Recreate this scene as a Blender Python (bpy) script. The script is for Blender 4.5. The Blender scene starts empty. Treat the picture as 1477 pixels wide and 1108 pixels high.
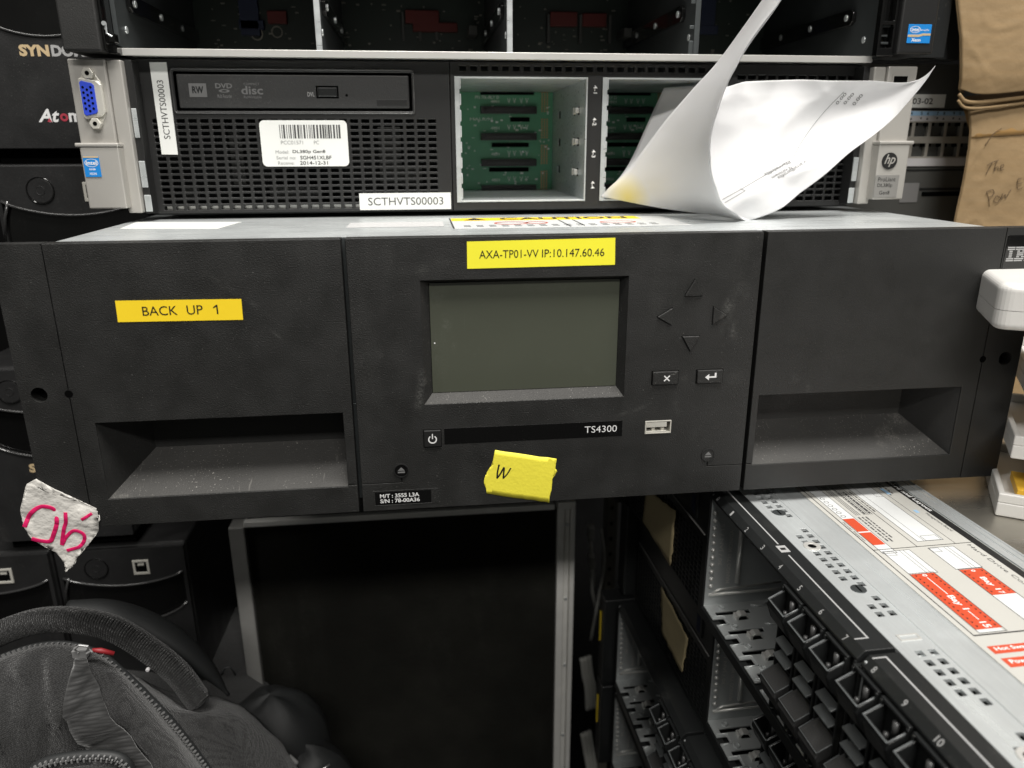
import bpy, bmesh, math, random
from mathutils import Vector, Matrix, noise as mnoise
random.seed(7)
S = 0.001                       # geometry is written in millimetres, stored in metres
scn = bpy.context.scene
# ------------------------------------------------------------------ camera, world, lamps, exposure
cam_d = bpy.data.cameras.new("camera"); cam = bpy.data.objects.new("camera", cam_d)
scn.collection.objects.link(cam); scn.camera = cam
cam.location = (-0.0626839, -0.3411806, 0.1713163)
cam.rotation_euler = (math.radians(72.5036), math.radians(0.1696), math.radians(-6.8719))
cam_d.sensor_width = 36.0; cam_d.lens = 1090.24/1477*36
cam_d.clip_start = 0.01; cam_d.clip_end = 50
cam_d.dof.use_dof = True; cam_d.dof.focus_distance = 0.375; cam_d.dof.aperture_fstop = 10.0
w = bpy.data.worlds.new("World"); scn.world = w; w.use_nodes = True
w.node_tree.nodes['Background'].inputs[0].default_value = (1.0, 0.985, 0.95, 1)
w.node_tree.nodes['Background'].inputs[1].default_value = 0.12
scn.view_settings.view_transform = 'Standard'; scn.view_settings.look = 'None'
scn.view_settings.exposure = 0.0; scn.view_settings.gamma = 1.0
def area(name, loc, target, sx, sy, power, col=(1,0.97,0.92)):
    d = bpy.data.lights.new(name, 'AREA'); d.shape = 'RECTANGLE'; d.size = sx; d.size_y = sy; d.energy = power; d.color = col
    o = bpy.data.objects.new(name, d); scn.collection.objects.link(o); o.location = loc
    o.rotation_euler = (Vector(target)-Vector(loc)).to_track_quat('-Z','Y').to_euler()
    return o
area('area_lamp', (0.3, -0.5, 1.8), (0.05, 0.0, 0.05), 1.3, 0.16, 54)  # main ceiling tube, overhead and a little in front
area('area_lamp', (0.1, -2.1, 1.75), (0.0, 0.1, 0.1), 1.3, 0.2, 38)  # added fill from the front, no such fixture in view
area('area_lamp', (-0.9, -0.35, 1.9), (-0.2, 0.1, 0.0), 0.2, 1.3, 12)  # added weak fill from the left, no such fixture in view

# ------------------------------------------------------------------ colour and materials
def lin(c):
    c = c/255.0
    return c/12.92 if c <= 0.04045 else ((c+0.055)/1.055)**2.4
def rgb(r,g,b): return (lin(r), lin(g), lin(b), 1)
MATS = {}
def mat(name, col, rough=0.5, metal=0.0, bump=None, dust=0.0, var=0.0, coat=0.0, spec=0.5, trans=0.0, rvar=0.0, smear=0.0, dcol=(0.35,0.34,0.31,1), streak=None, spots=None, tint=None):
    """col linear rgba; bump=(noise scale per m, strength, distance); dust = amount of light specks; var = large colour variation"""
    m = bpy.data.materials.new(name); m.use_nodes = True; nt = m.node_tree; N = nt.nodes; L = nt.links
    b = N['Principled BSDF']; b.inputs['Roughness'].default_value = rough; b.inputs['Metallic'].default_value = metal
    b.inputs['Coat Weight'].default_value = coat; b.inputs['Coat Roughness'].default_value = 0.05
    b.inputs['Specular IOR Level'].default_value = spec; b.inputs['Transmission Weight'].default_value = trans
    tc = N.new('ShaderNodeTexCoord')
    def noise(scale, detail=3, vec=None, rough_=0.55):
        n = N.new('ShaderNodeTexNoise'); n.inputs['Scale'].default_value = scale; n.inputs['Detail'].default_value = detail
        n.inputs['Roughness'].default_value = rough_
        L.new(vec or tc.outputs['Object'], n.inputs['Vector']); return n
    def ramp(src, a, c, lo=0.0, hi=1.0):
        r = N.new('ShaderNodeMapRange'); r.inputs[1].default_value = a; r.inputs[2].default_value = c
        r.inputs[3].default_value = lo; r.inputs[4].default_value = hi; r.clamp = True
        L.new(src, r.inputs[0]); return r.outputs[0]
    def mul(a, c):
        x = N.new('ShaderNodeMath'); x.operation = 'MULTIPLY'; L.new(a, x.inputs[0])
        if isinstance(c, float): x.inputs[1].default_value = c
        else: L.new(c, x.inputs[1])
        return x.outputs[0]
    cur = None
    def mixc(fac, c2, mode='MIX'):
        nonlocal cur
        x = N.new('ShaderNodeMix'); x.data_type = 'RGBA'; x.blend_type = mode
        L.new(fac, x.inputs[0])
        if cur is None: x.inputs[6].default_value = col
        else: L.new(cur, x.inputs[6])
        x.inputs[7].default_value = c2; cur = x.outputs[2]
    if var:
        mixc(ramp(noise(28, 5).outputs[0], 0.35, 0.7, 0, 1), tuple(min(1, c*(1+var)) for c in col[:3])+(1,))
        mixc(ramp(noise(9, 4).outputs[0], 0.4, 0.75, 0, 1), tuple(c*(1-var*0.6) for c in col[:3])+(1,))
    if dust:
        f = mul(ramp(noise(1300, 2, rough_=0.6).outputs[0], 0.66, 0.74), ramp(noise(45, 4).outputs[0], 0.38, 0.7))
        mixc(mul(f, float(dust)), dcol)
    if smear:
        mp = N.new('ShaderNodeMapping'); mp.inputs['Rotation'].default_value = (0, 0.9, 0.3); mp.inputs['Scale'].default_value = (1, 1, 0.28)
        L.new(tc.outputs['Object'], mp.inputs[0])
        f = mul(ramp(noise(38, 3, mp.outputs[0]).outputs[0], 0.6, 0.82), ramp(noise(900, 4, rough_=0.75).outputs[0], 0.42, 0.66))
        mixc(mul(f, float(smear)), dcol)
        mp2 = N.new('ShaderNodeMapping'); mp2.inputs['Rotation'].default_value = (0, -0.7, 0); mp2.inputs['Scale'].default_value = (900, 100, 22)
        L.new(tc.outputs['Object'], mp2.inputs[0])
        f2 = mul(ramp(noise(1.0, 2, mp2.outputs[0]).outputs[0], 0.67, 0.74), ramp(noise(19, 3).outputs[0], 0.52, 0.68))
        mixc(mul(f2, float(smear)*0.5), dcol)
    for (sx_, sz_, sr_x, sr_z, rot_, amt_) in (spots or []):
        mq = N.new('ShaderNodeMapping'); mq.vector_type = 'TEXTURE'; mq.inputs['Location'].default_value = (sx_*S, 0, sz_*S); mq.inputs['Rotation'].default_value = (0, math.radians(rot_), 0)
        mq.inputs['Scale'].default_value = (sr_x*S, 1, sr_z*S); L.new(tc.outputs['Object'], mq.inputs[0])
        gq = N.new('ShaderNodeTexGradient'); gq.gradient_type = 'SPHERICAL'; L.new(mq.outputs[0], gq.inputs[0])
        a1 = N.new('ShaderNodeMath'); a1.operation = 'MULTIPLY'; L.new(mul(ramp(gq.outputs[0], 0.0, 0.9), ramp(noise(130, 3).outputs[0], 0.38, 0.62)), a1.inputs[0]); L.new(ramp(noise(800, 6, rough_=0.8).outputs[0], 0.42, 0.66), a1.inputs[1])
        mixc(mul(a1.outputs[0], float(amt_)*0.42), dcol)
    if tint:
        tx, ty, tz, tr, tcol = tint
        mq = N.new('ShaderNodeMapping'); mq.vector_type = 'TEXTURE'; mq.inputs['Location'].default_value = (tx*S, ty*S, tz*S); mq.inputs['Scale'].default_value = (tr*S,)*3
        L.new(tc.outputs['Object'], mq.inputs[0]); gq = N.new('ShaderNodeTexGradient'); gq.gradient_type = 'SPHERICAL'; L.new(mq.outputs[0], gq.inputs[0])
        mixc(mul(gq.outputs[0], 0.9), tcol)
    if streak:
        mp3 = N.new('ShaderNodeMapping'); mp3.inputs['Scale'].default_value = streak[:3]
        L.new(tc.outputs['Object'], mp3.inputs[0])
        f3 = ramp(noise(1.0, 4, mp3.outputs[0]).outputs[0], 0.3, 0.75)
        mixc(mul(f3, float(streak[3])), streak[4])
        rr = ramp(noise(1.0, 4, mp3.outputs[0]).outputs[0], 0.3, 0.7, max(0.05, rough-0.12), rough+0.12); L.new(rr, b.inputs['Roughness'])
    if cur is None: b.inputs['Base Color'].default_value = col
    else: L.new(cur, b.inputs['Base Color'])
    if rvar and not streak:
        L.new(ramp(noise(60, 4).outputs[0], 0.3, 0.7, max(0.03, rough-rvar), min(1, rough+rvar)), b.inputs['Roughness'])
    if bump:
        bn = N.new('ShaderNodeBump'); bn.inputs['Strength'].default_value = bump[1]; bn.inputs['Distance'].default_value = bump[2]
        L.new(noise(bump[0], 2).outputs[0], bn.inputs['Height']); L.new(bn.outputs[0], b.inputs['Normal'])
    MATS[name] = m
    return m
def g(v, t=(1,1,1)): return (v*t[0], v*t[1], v*t[2], 1)
WARM = (1.03,1.0,0.94); COOL = (0.93,1.0,1.02)
mat('black_grain', g(0.0145,(1.0,1,.96)), 0.5, bump=(1700,0.9,0.00026), dust=0.7, var=0.08, smear=0.1, rvar=0.12, dcol=(0.3,0.3,0.28,1),
    spots=[(82,95,4,13,10,.8),(86,86,3.5,6,0,.8),(88,104,6,7,0,.4),(89,62,5,5,0,.45),(-64,66,4,14,6,.5),(-66,56,3,12,12,.6),(-84,80,3,3,0,.6),(-62,118,5,4,0,.35),(-52,122,6,3,0,.35),(-82,112,4,3,0,.4),
           (60,48,2,6,-12,.5),(38,47,12,1.6,-18,.5),(63,63,3,3,0,.5),(-148,113,14,2.0,38,.45),(-136,104,10,1.8,42,.45),(-128,90,6,1.2,45,.5),(-40,52,8,2,0,.25),(70,30,3,7,0,.25),(-30,16,16,10,20,.12)])
mat('black_side_grain', g(0.0135,(1.0,1,.96)), 0.55, bump=(1900,0.6,0.0002), dust=0.35, var=0.08, smear=0.05, rvar=0.08, dcol=(0.16,0.16,0.15,1), spots=[(120,60,4,4,0,.5),(128,56,2,8,0,.4),(190,78,8,3,0,.3),(150,120,6,4,0,.2)])
mat('dusty_black', g(0.032,WARM), 0.7, bump=(1500,0.8,0.0003), dust=1.0, var=0.5, smear=0.35, dcol=(0.5,0.48,0.44,1))
mat('black_plain', g(0.012), 0.42, bump=(1500,0.25,0.00015), dust=0.15, var=0.2)
mat('black_satin', g(0.014,COOL), 0.33, bump=(900,0.15,0.0001), dust=0.25, var=0.2, smear=0.2)
mat('ups_black', g(0.014,(1,1,1.02)), 0.42, bump=(1400,0.4,0.0002), dust=0.3, var=0.25, smear=0.15, rvar=.08)
mat('ups_window', g(0.004), 0.07, coat=0.6, dust=0.12, smear=0.06)
mat('trim_gloss', g(0.03), 0.2, coat=0.8); mat('gloss_black', g(0.005), 0.12, coat=0.4, dust=0.1)
mat('rim_black', g(0.05), 0.3, coat=.3); mat('drive_black', g(0.026), 0.5, bump=(1400,.5,.0002), dust=.4, var=.3, smear=.15); mat('deep_black', g(0.0015), 0.9, spec=0.05)
mat('dark_interior', g(0.012,COOL), 0.7, var=0.4, spec=0.2)
mat('screen', g(0.073,(0.96,1.04,0.78)), 0.14, coat=1.0, var=0.05, dust=0.1, smear=0.1, dcol=(0.4,0.41,0.38,1), spots=[(-52,92,3,12,4,.5),(-50,83,3,6,-8,.55),(-57,76,1.4,16,0,.4),(12,70,10,3,35,.12),(-10,108,34,3,0,.12),(-56,104,6,9,0,.2)])  # spots: pale smears on the glass, also standing in for soft reflections
mat('bright_speck', g(0.9), 0.4)
mat('yellow_label', rgb(250,216,45), 0.38, var=0.05, bump=(300,0.1,0.0002))
mat('lemon_label', rgb(248,240,62), 0.4, var=0.05, bump=(300,0.1,0.0002))
mat('washi', rgb(236,224,70), 0.6, bump=(500,0.4,0.0003), var=0.12)
mat('ink', g(0.01), 0.5); mat('grey_ink', g(0.06), 0.5); mat('soft_ink', g(0.13), 0.5); mat('faint_ink', g(0.25), 0.6)
mat('pencil_ink', rgb(84,66,46), 0.7)
mat('pink_ink', rgb(205,22,92), 0.5)
mat('white_print', g(0.75), 0.5); mat('grey_print', g(0.35), 0.5); mat('number_print', g(0.3), 0.5); mat('dim_print', g(0.16), 0.5)
mat('gold_print', rgb(214,190,150), 0.35, metal=0.3)
mat('pink_print', rgb(170,60,75), 0.4)
mat('dark_print', g(0.008), 0.5)
mat('white_sticker', g(0.72,(0.99,1,0.97)), 0.42, var=0.06)
mat('tissue', g(0.6,(1,0.97,0.91)), 0.9, bump=(260,0.8,0.0008), var=0.2)
mat('ear_metal', g(0.42,(1,0.965,0.9)), 0.42, metal=0.35, bump=(2500,0.15,0.0001), var=0.1)
mat('plate_metal', g(0.3,(1,0.98,0.93)), 0.4, metal=0.4); mat('bright_metal', g(0.7,(1,0.99,0.95)), 0.32, metal=0.55, var=0.1, bump=(500,0.1,0.0001))
mat('steel', g(0.66,(0.95,1,1.01)), 0.36, metal=0.6, var=0.22, bump=(420,0.12,0.0002), streak=(30,300,300,0.35,g(0.3)))
mat('zinc', g(0.72,(0.94,0.99,1.0)), 0.36, metal=0.55, var=0.28, bump=(200,0.16,0.0003), dust=0.3, streak=(14,160,160,0.5,g(0.3)))
mat('cage_steel', g(0.55,(0.96,1,1)), 0.36, metal=0.55, var=0.2, bump=(500,0.12,0.00015))
mat('dark_steel', g(0.07,(0.9,1,1.02)), 0.45, metal=0.6, var=0.3, bump=(600,0.15,0.0001))
mat('lid_steel', g(0.4,(1.0,0.95,0.84)), 0.33, metal=0.85, var=0.25, bump=(120,0.08,0.0003), streak=(40,12,12,0.35,g(0.3,(1,0.94,0.8))))
mat('connector_metal', g(0.66,(1,0.97,0.88)), 0.3, metal=0.4)
mat('vga_blue', rgb(45,70,190), 0.4)
mat('intel_blue', rgb(30,125,200), 0.35)
mat('pcb', rgb(84,148,114), 0.4, var=0.35, bump=(900,0.2,0.0002))
mat('dark_pcb', rgb(22,34,28), 0.5, var=0.5)
mat('gold', rgb(190,150,110), 0.35, metal=0.6)
mat('dim_red', rgb(90,22,18), 0.6); mat('dim_blue', rgb(26,36,62), 0.6)
mat('paper', g(0.8,(0.985,0.985,1.0)), 0.75, bump=(60,0.3,0.001), tint=(62,112,142,15,rgb(235,215,90)))
mat('label_grey', g(0.44,(1,0.985,0.92)), 0.45, var=0.06)
mat('label_white', g(0.58,(0.98,1,1)), 0.45, var=0.04)
mat('label_shade', g(0.52), 0.45)
mat('label_red', rgb(186,72,44), 0.45, var=0.06)
mat('cardboard', rgb(138,116,84), 0.85, bump=(260,0.35,0.0006), var=0.14, streak=(20,20,350,0.18,rgb(140,112,78)))
mat('packing_tape', rgb(138,108,66), 0.35, bump=(60,0.3,0.0012), var=0.18)
mat('masking_tape', rgb(196,180,140), 0.8, bump=(420,0.7,0.0005), var=0.2)
mat('white_plastic', g(0.6,(1,0.985,0.95)), 0.38, var=0.05)
mat('amber', rgb(235,185,60), 0.5)
mat('alu', g(0.8,(1,0.99,0.95)), 0.45, metal=0.3, var=0.25, dust=0.4, bump=(350,0.2,0.0002))
mat('dim_alu', g(0.3,(1,0.99,0.95)), 0.5, metal=0.3, var=0.3, dust=0.3)
mat('felt_black', g(0.010,(1.05,1.04,.85)), 0.9, bump=(260,0.5,0.001), dust=0.5, var=0.6, smear=0.2, spec=0.15, dcol=(0.1,0.1,0.09,1))
mat('switch_face', g(0.33,(1,0.95,0.85)), 0.5, metal=0.3)
mat('switch_grey', g(0.5,(1,0.98,1)), 0.5)
mat('led_blue', rgb(150,185,215), 0.4)
mat('unit_grey', g(0.055,(1,1.02,0.96)), 0.55, var=0.2)
mat('cable_grey', g(0.55,(1,1,.93)), 0.6, var=0.2)
mat('tan_metal', g(0.2,(1,0.95,0.8)), 0.6, var=0.2)
mat('red_pull', rgb(128,28,34), 0.5)
mat('zip_metal', g(0.3), 0.3, metal=0.4)
mat('puller', g(0.35), 0.3, metal=0.9)
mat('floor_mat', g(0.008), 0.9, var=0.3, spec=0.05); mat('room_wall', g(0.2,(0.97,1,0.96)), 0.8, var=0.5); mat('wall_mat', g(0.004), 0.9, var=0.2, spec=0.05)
def fabric(name, v, scale, ang=0.0, ribbed=False):
    m = bpy.data.materials.new(name); m.use_nodes = True; nt = m.node_tree; N = nt.nodes; L = nt.links
    b = N['Principled BSDF']; b.inputs['Roughness'].default_value = 0.8; b.inputs['Sheen Weight'].default_value = 0.25
    b.inputs['Specular IOR Level'].default_value = 0.3
    tc = N.new('ShaderNodeTexCoord'); mp = N.new('ShaderNodeMapping'); mp.inputs['Rotation'].default_value = (0.25, ang, 0.5)
    L.new(tc.outputs['Object'], mp.inputs[0])
    vo = N.new('ShaderNodeTexVoronoi'); vo.inputs['Scale'].default_value = scale*2.6; vo.inputs['Randomness'].default_value = 0.45
    if ribbed: mp.inputs['Scale'].default_value = (0.16, 0.3, 1.0)
    L.new(mp.outputs[0], vo.inputs['Vector']); mr = N.new('ShaderNodeMapRange'); mr.inputs[1].default_value = 0.1; mr.inputs[2].default_value = 0.75; mr.inputs[3].default_value = 1; mr.inputs[4].default_value = 0
    L.new(vo.outputs['Distance'], mr.inputs[0]); h = mr.outputs[0]
    cr = N.new('ShaderNodeMix'); cr.data_type = 'RGBA'; L.new(h, cr.inputs[0])
    cr.inputs[6].default_value = g(v*0.45); cr.inputs[7].default_value = g(v*2.1)
    nz = N.new('ShaderNodeTexNoise'); nz.inputs['Scale'].default_value = 30; L.new(tc.outputs['Object'], nz.inputs['Vector'])
    m2 = N.new('ShaderNodeMix'); m2.data_type = 'RGBA'; m2.blend_type = 'MULTIPLY'; m2.inputs[0].default_value = 0.5
    L.new(cr.outputs[2], m2.inputs[6]); L.new(nz.outputs[0], m2.inputs[7]); L.new(m2.outputs[2], b.inputs['Base Color'])
    bn = N.new('ShaderNodeBump'); bn.inputs['Strength'].default_value = 0.9; bn.inputs['Distance'].default_value = 0.0004
    L.new(h, bn.inputs['Height']); L.new(bn.outputs[0], b.inputs['Normal'])
    MATS[name] = m
fabric('nylon', 0.019, 430, 0.4); fabric('nylon_light', 0.024, 430, -0.5); fabric('mesh_pad', 0.02, 300, 0.9); fabric('ribbed', 0.03, 220, -0.35, True)
mat('smooth_fabric', g(0.016,COOL), 0.6, var=0.3, bump=(80,0.2,0.001))

def translucent(name, f):
    m = MATS[name]; N = m.node_tree.nodes; L = m.node_tree.links; b = N['Principled BSDF']; out = N['Material Output']
    t_ = N.new('ShaderNodeBsdfTranslucent'); t_.inputs[0].default_value = (0.88,0.875,0.86,1); mx = N.new('ShaderNodeMixShader'); mx.inputs[0].default_value = f
    L.new(b.outputs[0], mx.inputs[1]); L.new(t_.outputs[0], mx.inputs[2]); L.new(mx.outputs[0], out.inputs[0])
translucent('paper', 0.3)
# ------------------------------------------------------------------ geometry helpers
XZ = lambda a, b, c: (a, c, b)            # plate in the x-z plane, c = depth along y
UV_TOP = lambda a, b, c: (a, b, c)        # plate lying flat
YZ = lambda a, b, c: (c, a, b)            # plate in the y-z plane, c = x
class G:
    def __init__(s, f=None): s.v = []; s.f = []; s.m = []; s.map = f
    def add(s, vs, fs, mi=0):
        n = len(s.v); s.v += [tuple(x) for x in vs]; s.f += [tuple(i+n for i in q) for q in fs]; s.m += [mi]*len(fs); return s
    def box(s, x0, x1, y0, y1, z0, z1, mi=0):
        return s.add([(x,y,z) for x in (x0,x1) for y in (y0,y1) for z in (z0,z1)],
                     [(0,1,3,2),(4,6,7,5),(0,4,5,1),(2,3,7,6),(0,2,6,4),(1,5,7,3)], mi)
    def prism(s, poly, c0, c1, mp=XZ, mi=0):
        n = len(poly)
        vs = [mp(a,b,c0) for a,b in poly]+[mp(a,b,c1) for a,b in poly]
        return s.add(vs, [tuple(range(n)), tuple(range(2*n-1, n-1, -1))]+[(i, i+n, (i+1)%n+n, (i+1)%n) for i in range(n)], mi)
    def quad(s, *p, mi=0): return s.add(p, [tuple(range(len(p)))], mi)
    def plate(s, A, B, hole, c0, c1, mp=XZ, mi=0):
        A = sorted(set(A)); B = sorted(set(B)); idx = {}
        def V(i,j,k):
            key = (i,j,k)
            if key not in idx: idx[key] = len(s.v); s.v.append(mp(A[i], B[j], (c0,c1)[k]))
            return idx[key]
        na, nb = len(A)-1, len(B)-1
        solid = [[not hole((A[i]+A[i+1])/2, (B[j]+B[j+1])/2) for j in range(nb)] for i in range(na)]
        sol = lambda i,j: 0 <= i < na and 0 <= j < nb and solid[i][j]
        for i in range(na):
            for j in range(nb):
                if not solid[i][j]: continue
                s.f.append((V(i,j,0),V(i+1,j,0),V(i+1,j+1,0),V(i,j+1,0))); s.f.append((V(i,j,1),V(i,j+1,1),V(i+1,j+1,1),V(i+1,j,1))); s.m += [mi]*2
                for (di,dj,e) in ((-1,0,((i,j),(i,j+1))),(1,0,((i+1,j+1),(i+1,j))),(0,-1,((i+1,j),(i,j))),(0,1,((i,j+1),(i+1,j+1)))):
                    if not sol(i+di,j+dj):
                        (a,b),(c,d) = e; s.f.append((V(a,b,0),V(c,d,0),V(c,d,1),V(a,b,1))); s.m.append(mi)
        return s
    def cyl(s, c, r, c0, c1, n=24, mp=XZ, mi=0, r1=None):
        r1 = r if r1 is None else r1
        vs = [mp(c[0]+r*math.cos(2*math.pi*i/n), c[1]+r*math.sin(2*math.pi*i/n), c0) for i in range(n)]
        vs += [mp(c[0]+r1*math.cos(2*math.pi*i/n), c[1]+r1*math.sin(2*math.pi*i/n), c1) for i in range(n)]
        return s.add(vs, [tuple(range(n)), tuple(range(2*n-1,n-1,-1))]+[(i,i+n,(i+1)%n+n,(i+1)%n) for i in range(n)], mi)
    def ring(s, c, ri, ro, c0, c1, n=28, mp=XZ, mi=0, a0=0, a1=360, sy=1.0):
        vs = []; full = (a1-a0) >= 360; k = n if full else n+1
        for i in range(k):
            t = math.radians(a0+(a1-a0)*i/n)
            for r in (ri, ro):
                for cc in (c0, c1): vs.append(mp(c[0]+r*math.cos(t), c[1]+sy*r*math.sin(t), cc))
        fs = []
        for i in range(n):
            a = 4*i; b = 4*((i+1)%k)
            fs += [(a,b,b+2,a+2),(a+1,a+3,b+3,b+1),(a,a+1,b+1,b),(a+2,b+2,b+3,a+3)]
        if not full: fs += [(0,2,3,1),(4*n,4*n+1,4*n+3,4*n+2)]
        return s.add(vs, fs, mi)
    def sqhole(s, x0, x1, z0, z1, c, r, c0, c1, mp=XZ, n=32, mi=0):
        """a rectangular plate with one round hole"""
        per = []
        cir = []
        for i in range(n):
            t = 2*math.pi*i/n+math.pi/4; dx, dz = math.cos(t), math.sin(t)
            ks = []
            if dx > 1e-9: ks.append((x1-c[0])/dx)
            if dx < -1e-9: ks.append((x0-c[0])/dx)
            if dz > 1e-9: ks.append((z1-c[1])/dz)
            if dz < -1e-9: ks.append((z0-c[1])/dz)
            k = min(ks); per.append((c[0]+dx*k, c[1]+dz*k)); cir.append((c[0]+dx*r, c[1]+dz*r))
        corners = [(x1,z1),(x0,z1),(x0,z0),(x1,z0)]
        vs = [mp(a,b,c0) for a,b in per]+[mp(a,b,c0) for a,b in cir]+[mp(a,b,c1) for a,b in cir]
        fs = [(i,(i+1)%n,(i+1)%n+n,i+n) for i in range(n)]+[(i+n,(i+1)%n+n,(i+1)%n+2*n,i+2*n) for i in range(n)]
        base = len(vs)
        for q in corners:
            # triangle between the two perimeter points round this corner
            best = None
            for i in range(n):
                a, b = per[i], per[(i+1)%n]
                if abs(a[0]-b[0]) > 1e-6 and abs(a[1]-b[1]) > 1e-6 and ((abs(a[0]-q[0]) < 1e-6 or abs(a[1]-q[1]) < 1e-6) and (abs(b[0]-q[0]) < 1e-6 or abs(b[1]-q[1]) < 1e-6)):
                    best = i
            if best is not None:
                vs.append(mp(q[0],q[1],c0)); fs.append((best, len(vs)-1, (best+1)%n))
        s.add(vs, fs, mi)
        pts = [mp(x0,z0,c0),mp(x1,z0,c0),mp(x1,z1,c0),mp(x0,z1,c0),mp(x0,z0,c1),mp(x1,z0,c1),mp(x1,z1,c1),mp(x0,z1,c1)]
        return s.add(pts, [(0,4,5,1),(1,5,6,2),(2,6,7,3),(3,7,4,0)], mi)
    def tube(s, path, r, n=10, mi=0, flat=1.0, up=(0,0,1), thin=1.0):
        P = [Vector(p) for p in path]; base = len(s.v); up = Vector(up)
        for i, p in enumerate(P):
            t = (P[min(i+1,len(P)-1)]-P[max(i-1,0)]).normalized()
            a = t.cross(up); a = a.normalized() if a.length > 1e-6 else Vector((1,0,0)); b = a.cross(t).normalized()
            rr = r[i] if isinstance(r,(list,tuple)) else r
            for k in range(n):
                q = 2*math.pi*k/n; s.v.append(tuple(p+a*rr*math.cos(q)*flat+b*rr*math.sin(q)*thin))
        for i in range(len(P)-1):
            for k in range(n):
                s.f.append((base+i*n+k, base+i*n+(k+1)%n, base+(i+1)*n+(k+1)%n, base+(i+1)*n+k)); s.m.append(mi)
        s.f += [tuple(base+k for k in range(n))[::-1], tuple(base+(len(P)-1)*n+k for k in range(n))]; s.m += [mi]*2
        return s
    def grid(s, rows, mi=0):
        n = len(rows[0]); base = len(s.v)
        for r in rows: s.v += [tuple(p) for p in r]
        for i in range(len(rows)-1):
            for j in range(n-1):
                s.f.append((base+i*n+j, base+i*n+j+1, base+(i+1)*n+j+1, base+(i+1)*n+j)); s.m.append(mi)
        return s
    def text(s, txt, a0, a1, b0, b1, c=0.0, mp=XZ, mi=0, bold=0.0, rot=0, shear=0.0, fn=None):
        """flat lettering stretched into the rectangle a0..a1 x b0..b1 (rot in quarter turns, counter-clockwise)"""
        key = (txt, bold, shear)
        if key not in TXT:
            cu = bpy.data.curves.new('t', 'FONT'); cu.body = txt; cu.offset = bold; cu.resolution_u = 3; cu.shear = shear; cu.fill_mode = 'FRONT'
            o = bpy.data.objects.new('t', cu); scn.collection.objects.link(o)
            dg = bpy.context.evaluated_depsgraph_get(); me = bpy.data.meshes.new_from_object(o.evaluated_get(dg))
            vs = [(v.co.x, v.co.y) for v in me.vertices]; fs = [tuple(p.vertices) for p in me.polygons]
            bpy.data.objects.remove(o); bpy.data.curves.remove(cu); bpy.data.meshes.remove(me)
            TXT[key] = (vs, fs)
        vs, fs = TXT[key]
        if not vs: return s
        x0 = min(v[0] for v in vs); x1 = max(v[0] for v in vs); y0 = min(v[1] for v in vs); y1 = max(v[1] for v in vs)
        out = []
        for x, y in vs:
            u = (x-x0)/(x1-x0 or 1); v = (y-y0)/(y1-y0 or 1)
            for _ in range(rot % 4): u, v = 1-v, u
            a, b = a0+(a1-a0)*u, b0+(b1-b0)*v
            out.append(fn(a,b) if fn else mp(a,b,c))
        return s.add(out, fs, mi)
    def build(s, name, mats, parent=None, bev=0, smooth=False, seg=2, solid=0, sub=0):
        me = bpy.data.meshes.new(name)
        me.from_pydata([(x*S,y*S,z*S) for x,y,z in s.v], [], s.f); me.update()
        if isinstance(mats, str): mats = [mats]
        for m in mats: me.materials.append(MATS[m])
        for p, mi in zip(me.polygons, s.m): p.material_index = mi; p.use_smooth = smooth
        bm = bmesh.new(); bm.from_mesh(me)
        if not solid and not getattr(s, 'open', False): bmesh.ops.recalc_face_normals(bm, faces=bm.faces)
        bm.to_mesh(me); bm.free()
        o = bpy.data.objects.new(name, me); scn.collection.objects.link(o)
        if parent: o.parent = parent
        if solid:
            md = o.modifiers.new('solid','SOLIDIFY'); md.thickness = solid*S; md.offset = 0
        if sub:
            md = o.modifiers.new('sub','SUBSURF'); md.levels = sub; md.render_levels = sub
        if bev:
            md = o.modifiers.new('bevel','BEVEL'); md.width = bev*S; md.segments = seg; md.limit_method = 'ANGLE'; md.angle_limit = math.radians(35)
            md.harden_normals = False
        return o
TXT = {}
def thing(name, label, cat, loc=(0,0,0), rz=0.0, group=None):
    o = bpy.data.objects.new(name, None); scn.collection.objects.link(o)
    o.location = [c*S for c in loc]; o.rotation_euler = (0,0,rz); o.empty_display_size = 0.02
    return tag(o, label, cat, group)
def tag(o, label, cat, group=None):
    o['label'] = label; o['category'] = cat
    if group: o['group'] = group
    return o
def lab(o, label): o['label'] = label; return o
def stuff(o): o['kind'] = 'stuff'; return o
def dup(o, parent):
    c = o.copy(); scn.collection.objects.link(c); c.parent = parent
    for ch in list(o.children): dup(ch, c)
    return c
def cr(p, n):
    """Catmull-Rom samples through points p, n per span"""
    P = [Vector(q) for q in p]; P = [P[0]*2-P[1]]+P+[P[-1]*2-P[-2]]; out = []
    for i in range(1, len(P)-2):
        for k in range(n):
            t = k/n; a,b,c,d = P[i-1:i+3]
            out.append(0.5*((2*b)+(c-a)*t+(2*a-5*b+4*c-d)*t*t+(3*b-a-3*c+d)*t**3))
    out.append(P[-2]); return out
def surf(rows, n, m):
    R = [cr(r, n) for r in rows]; cols = [cr([r[i] for r in R], m) for i in range(len(R[0]))]
    return [[cols[i][j] for i in range(len(cols))] for j in range(len(cols[0]))]

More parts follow.
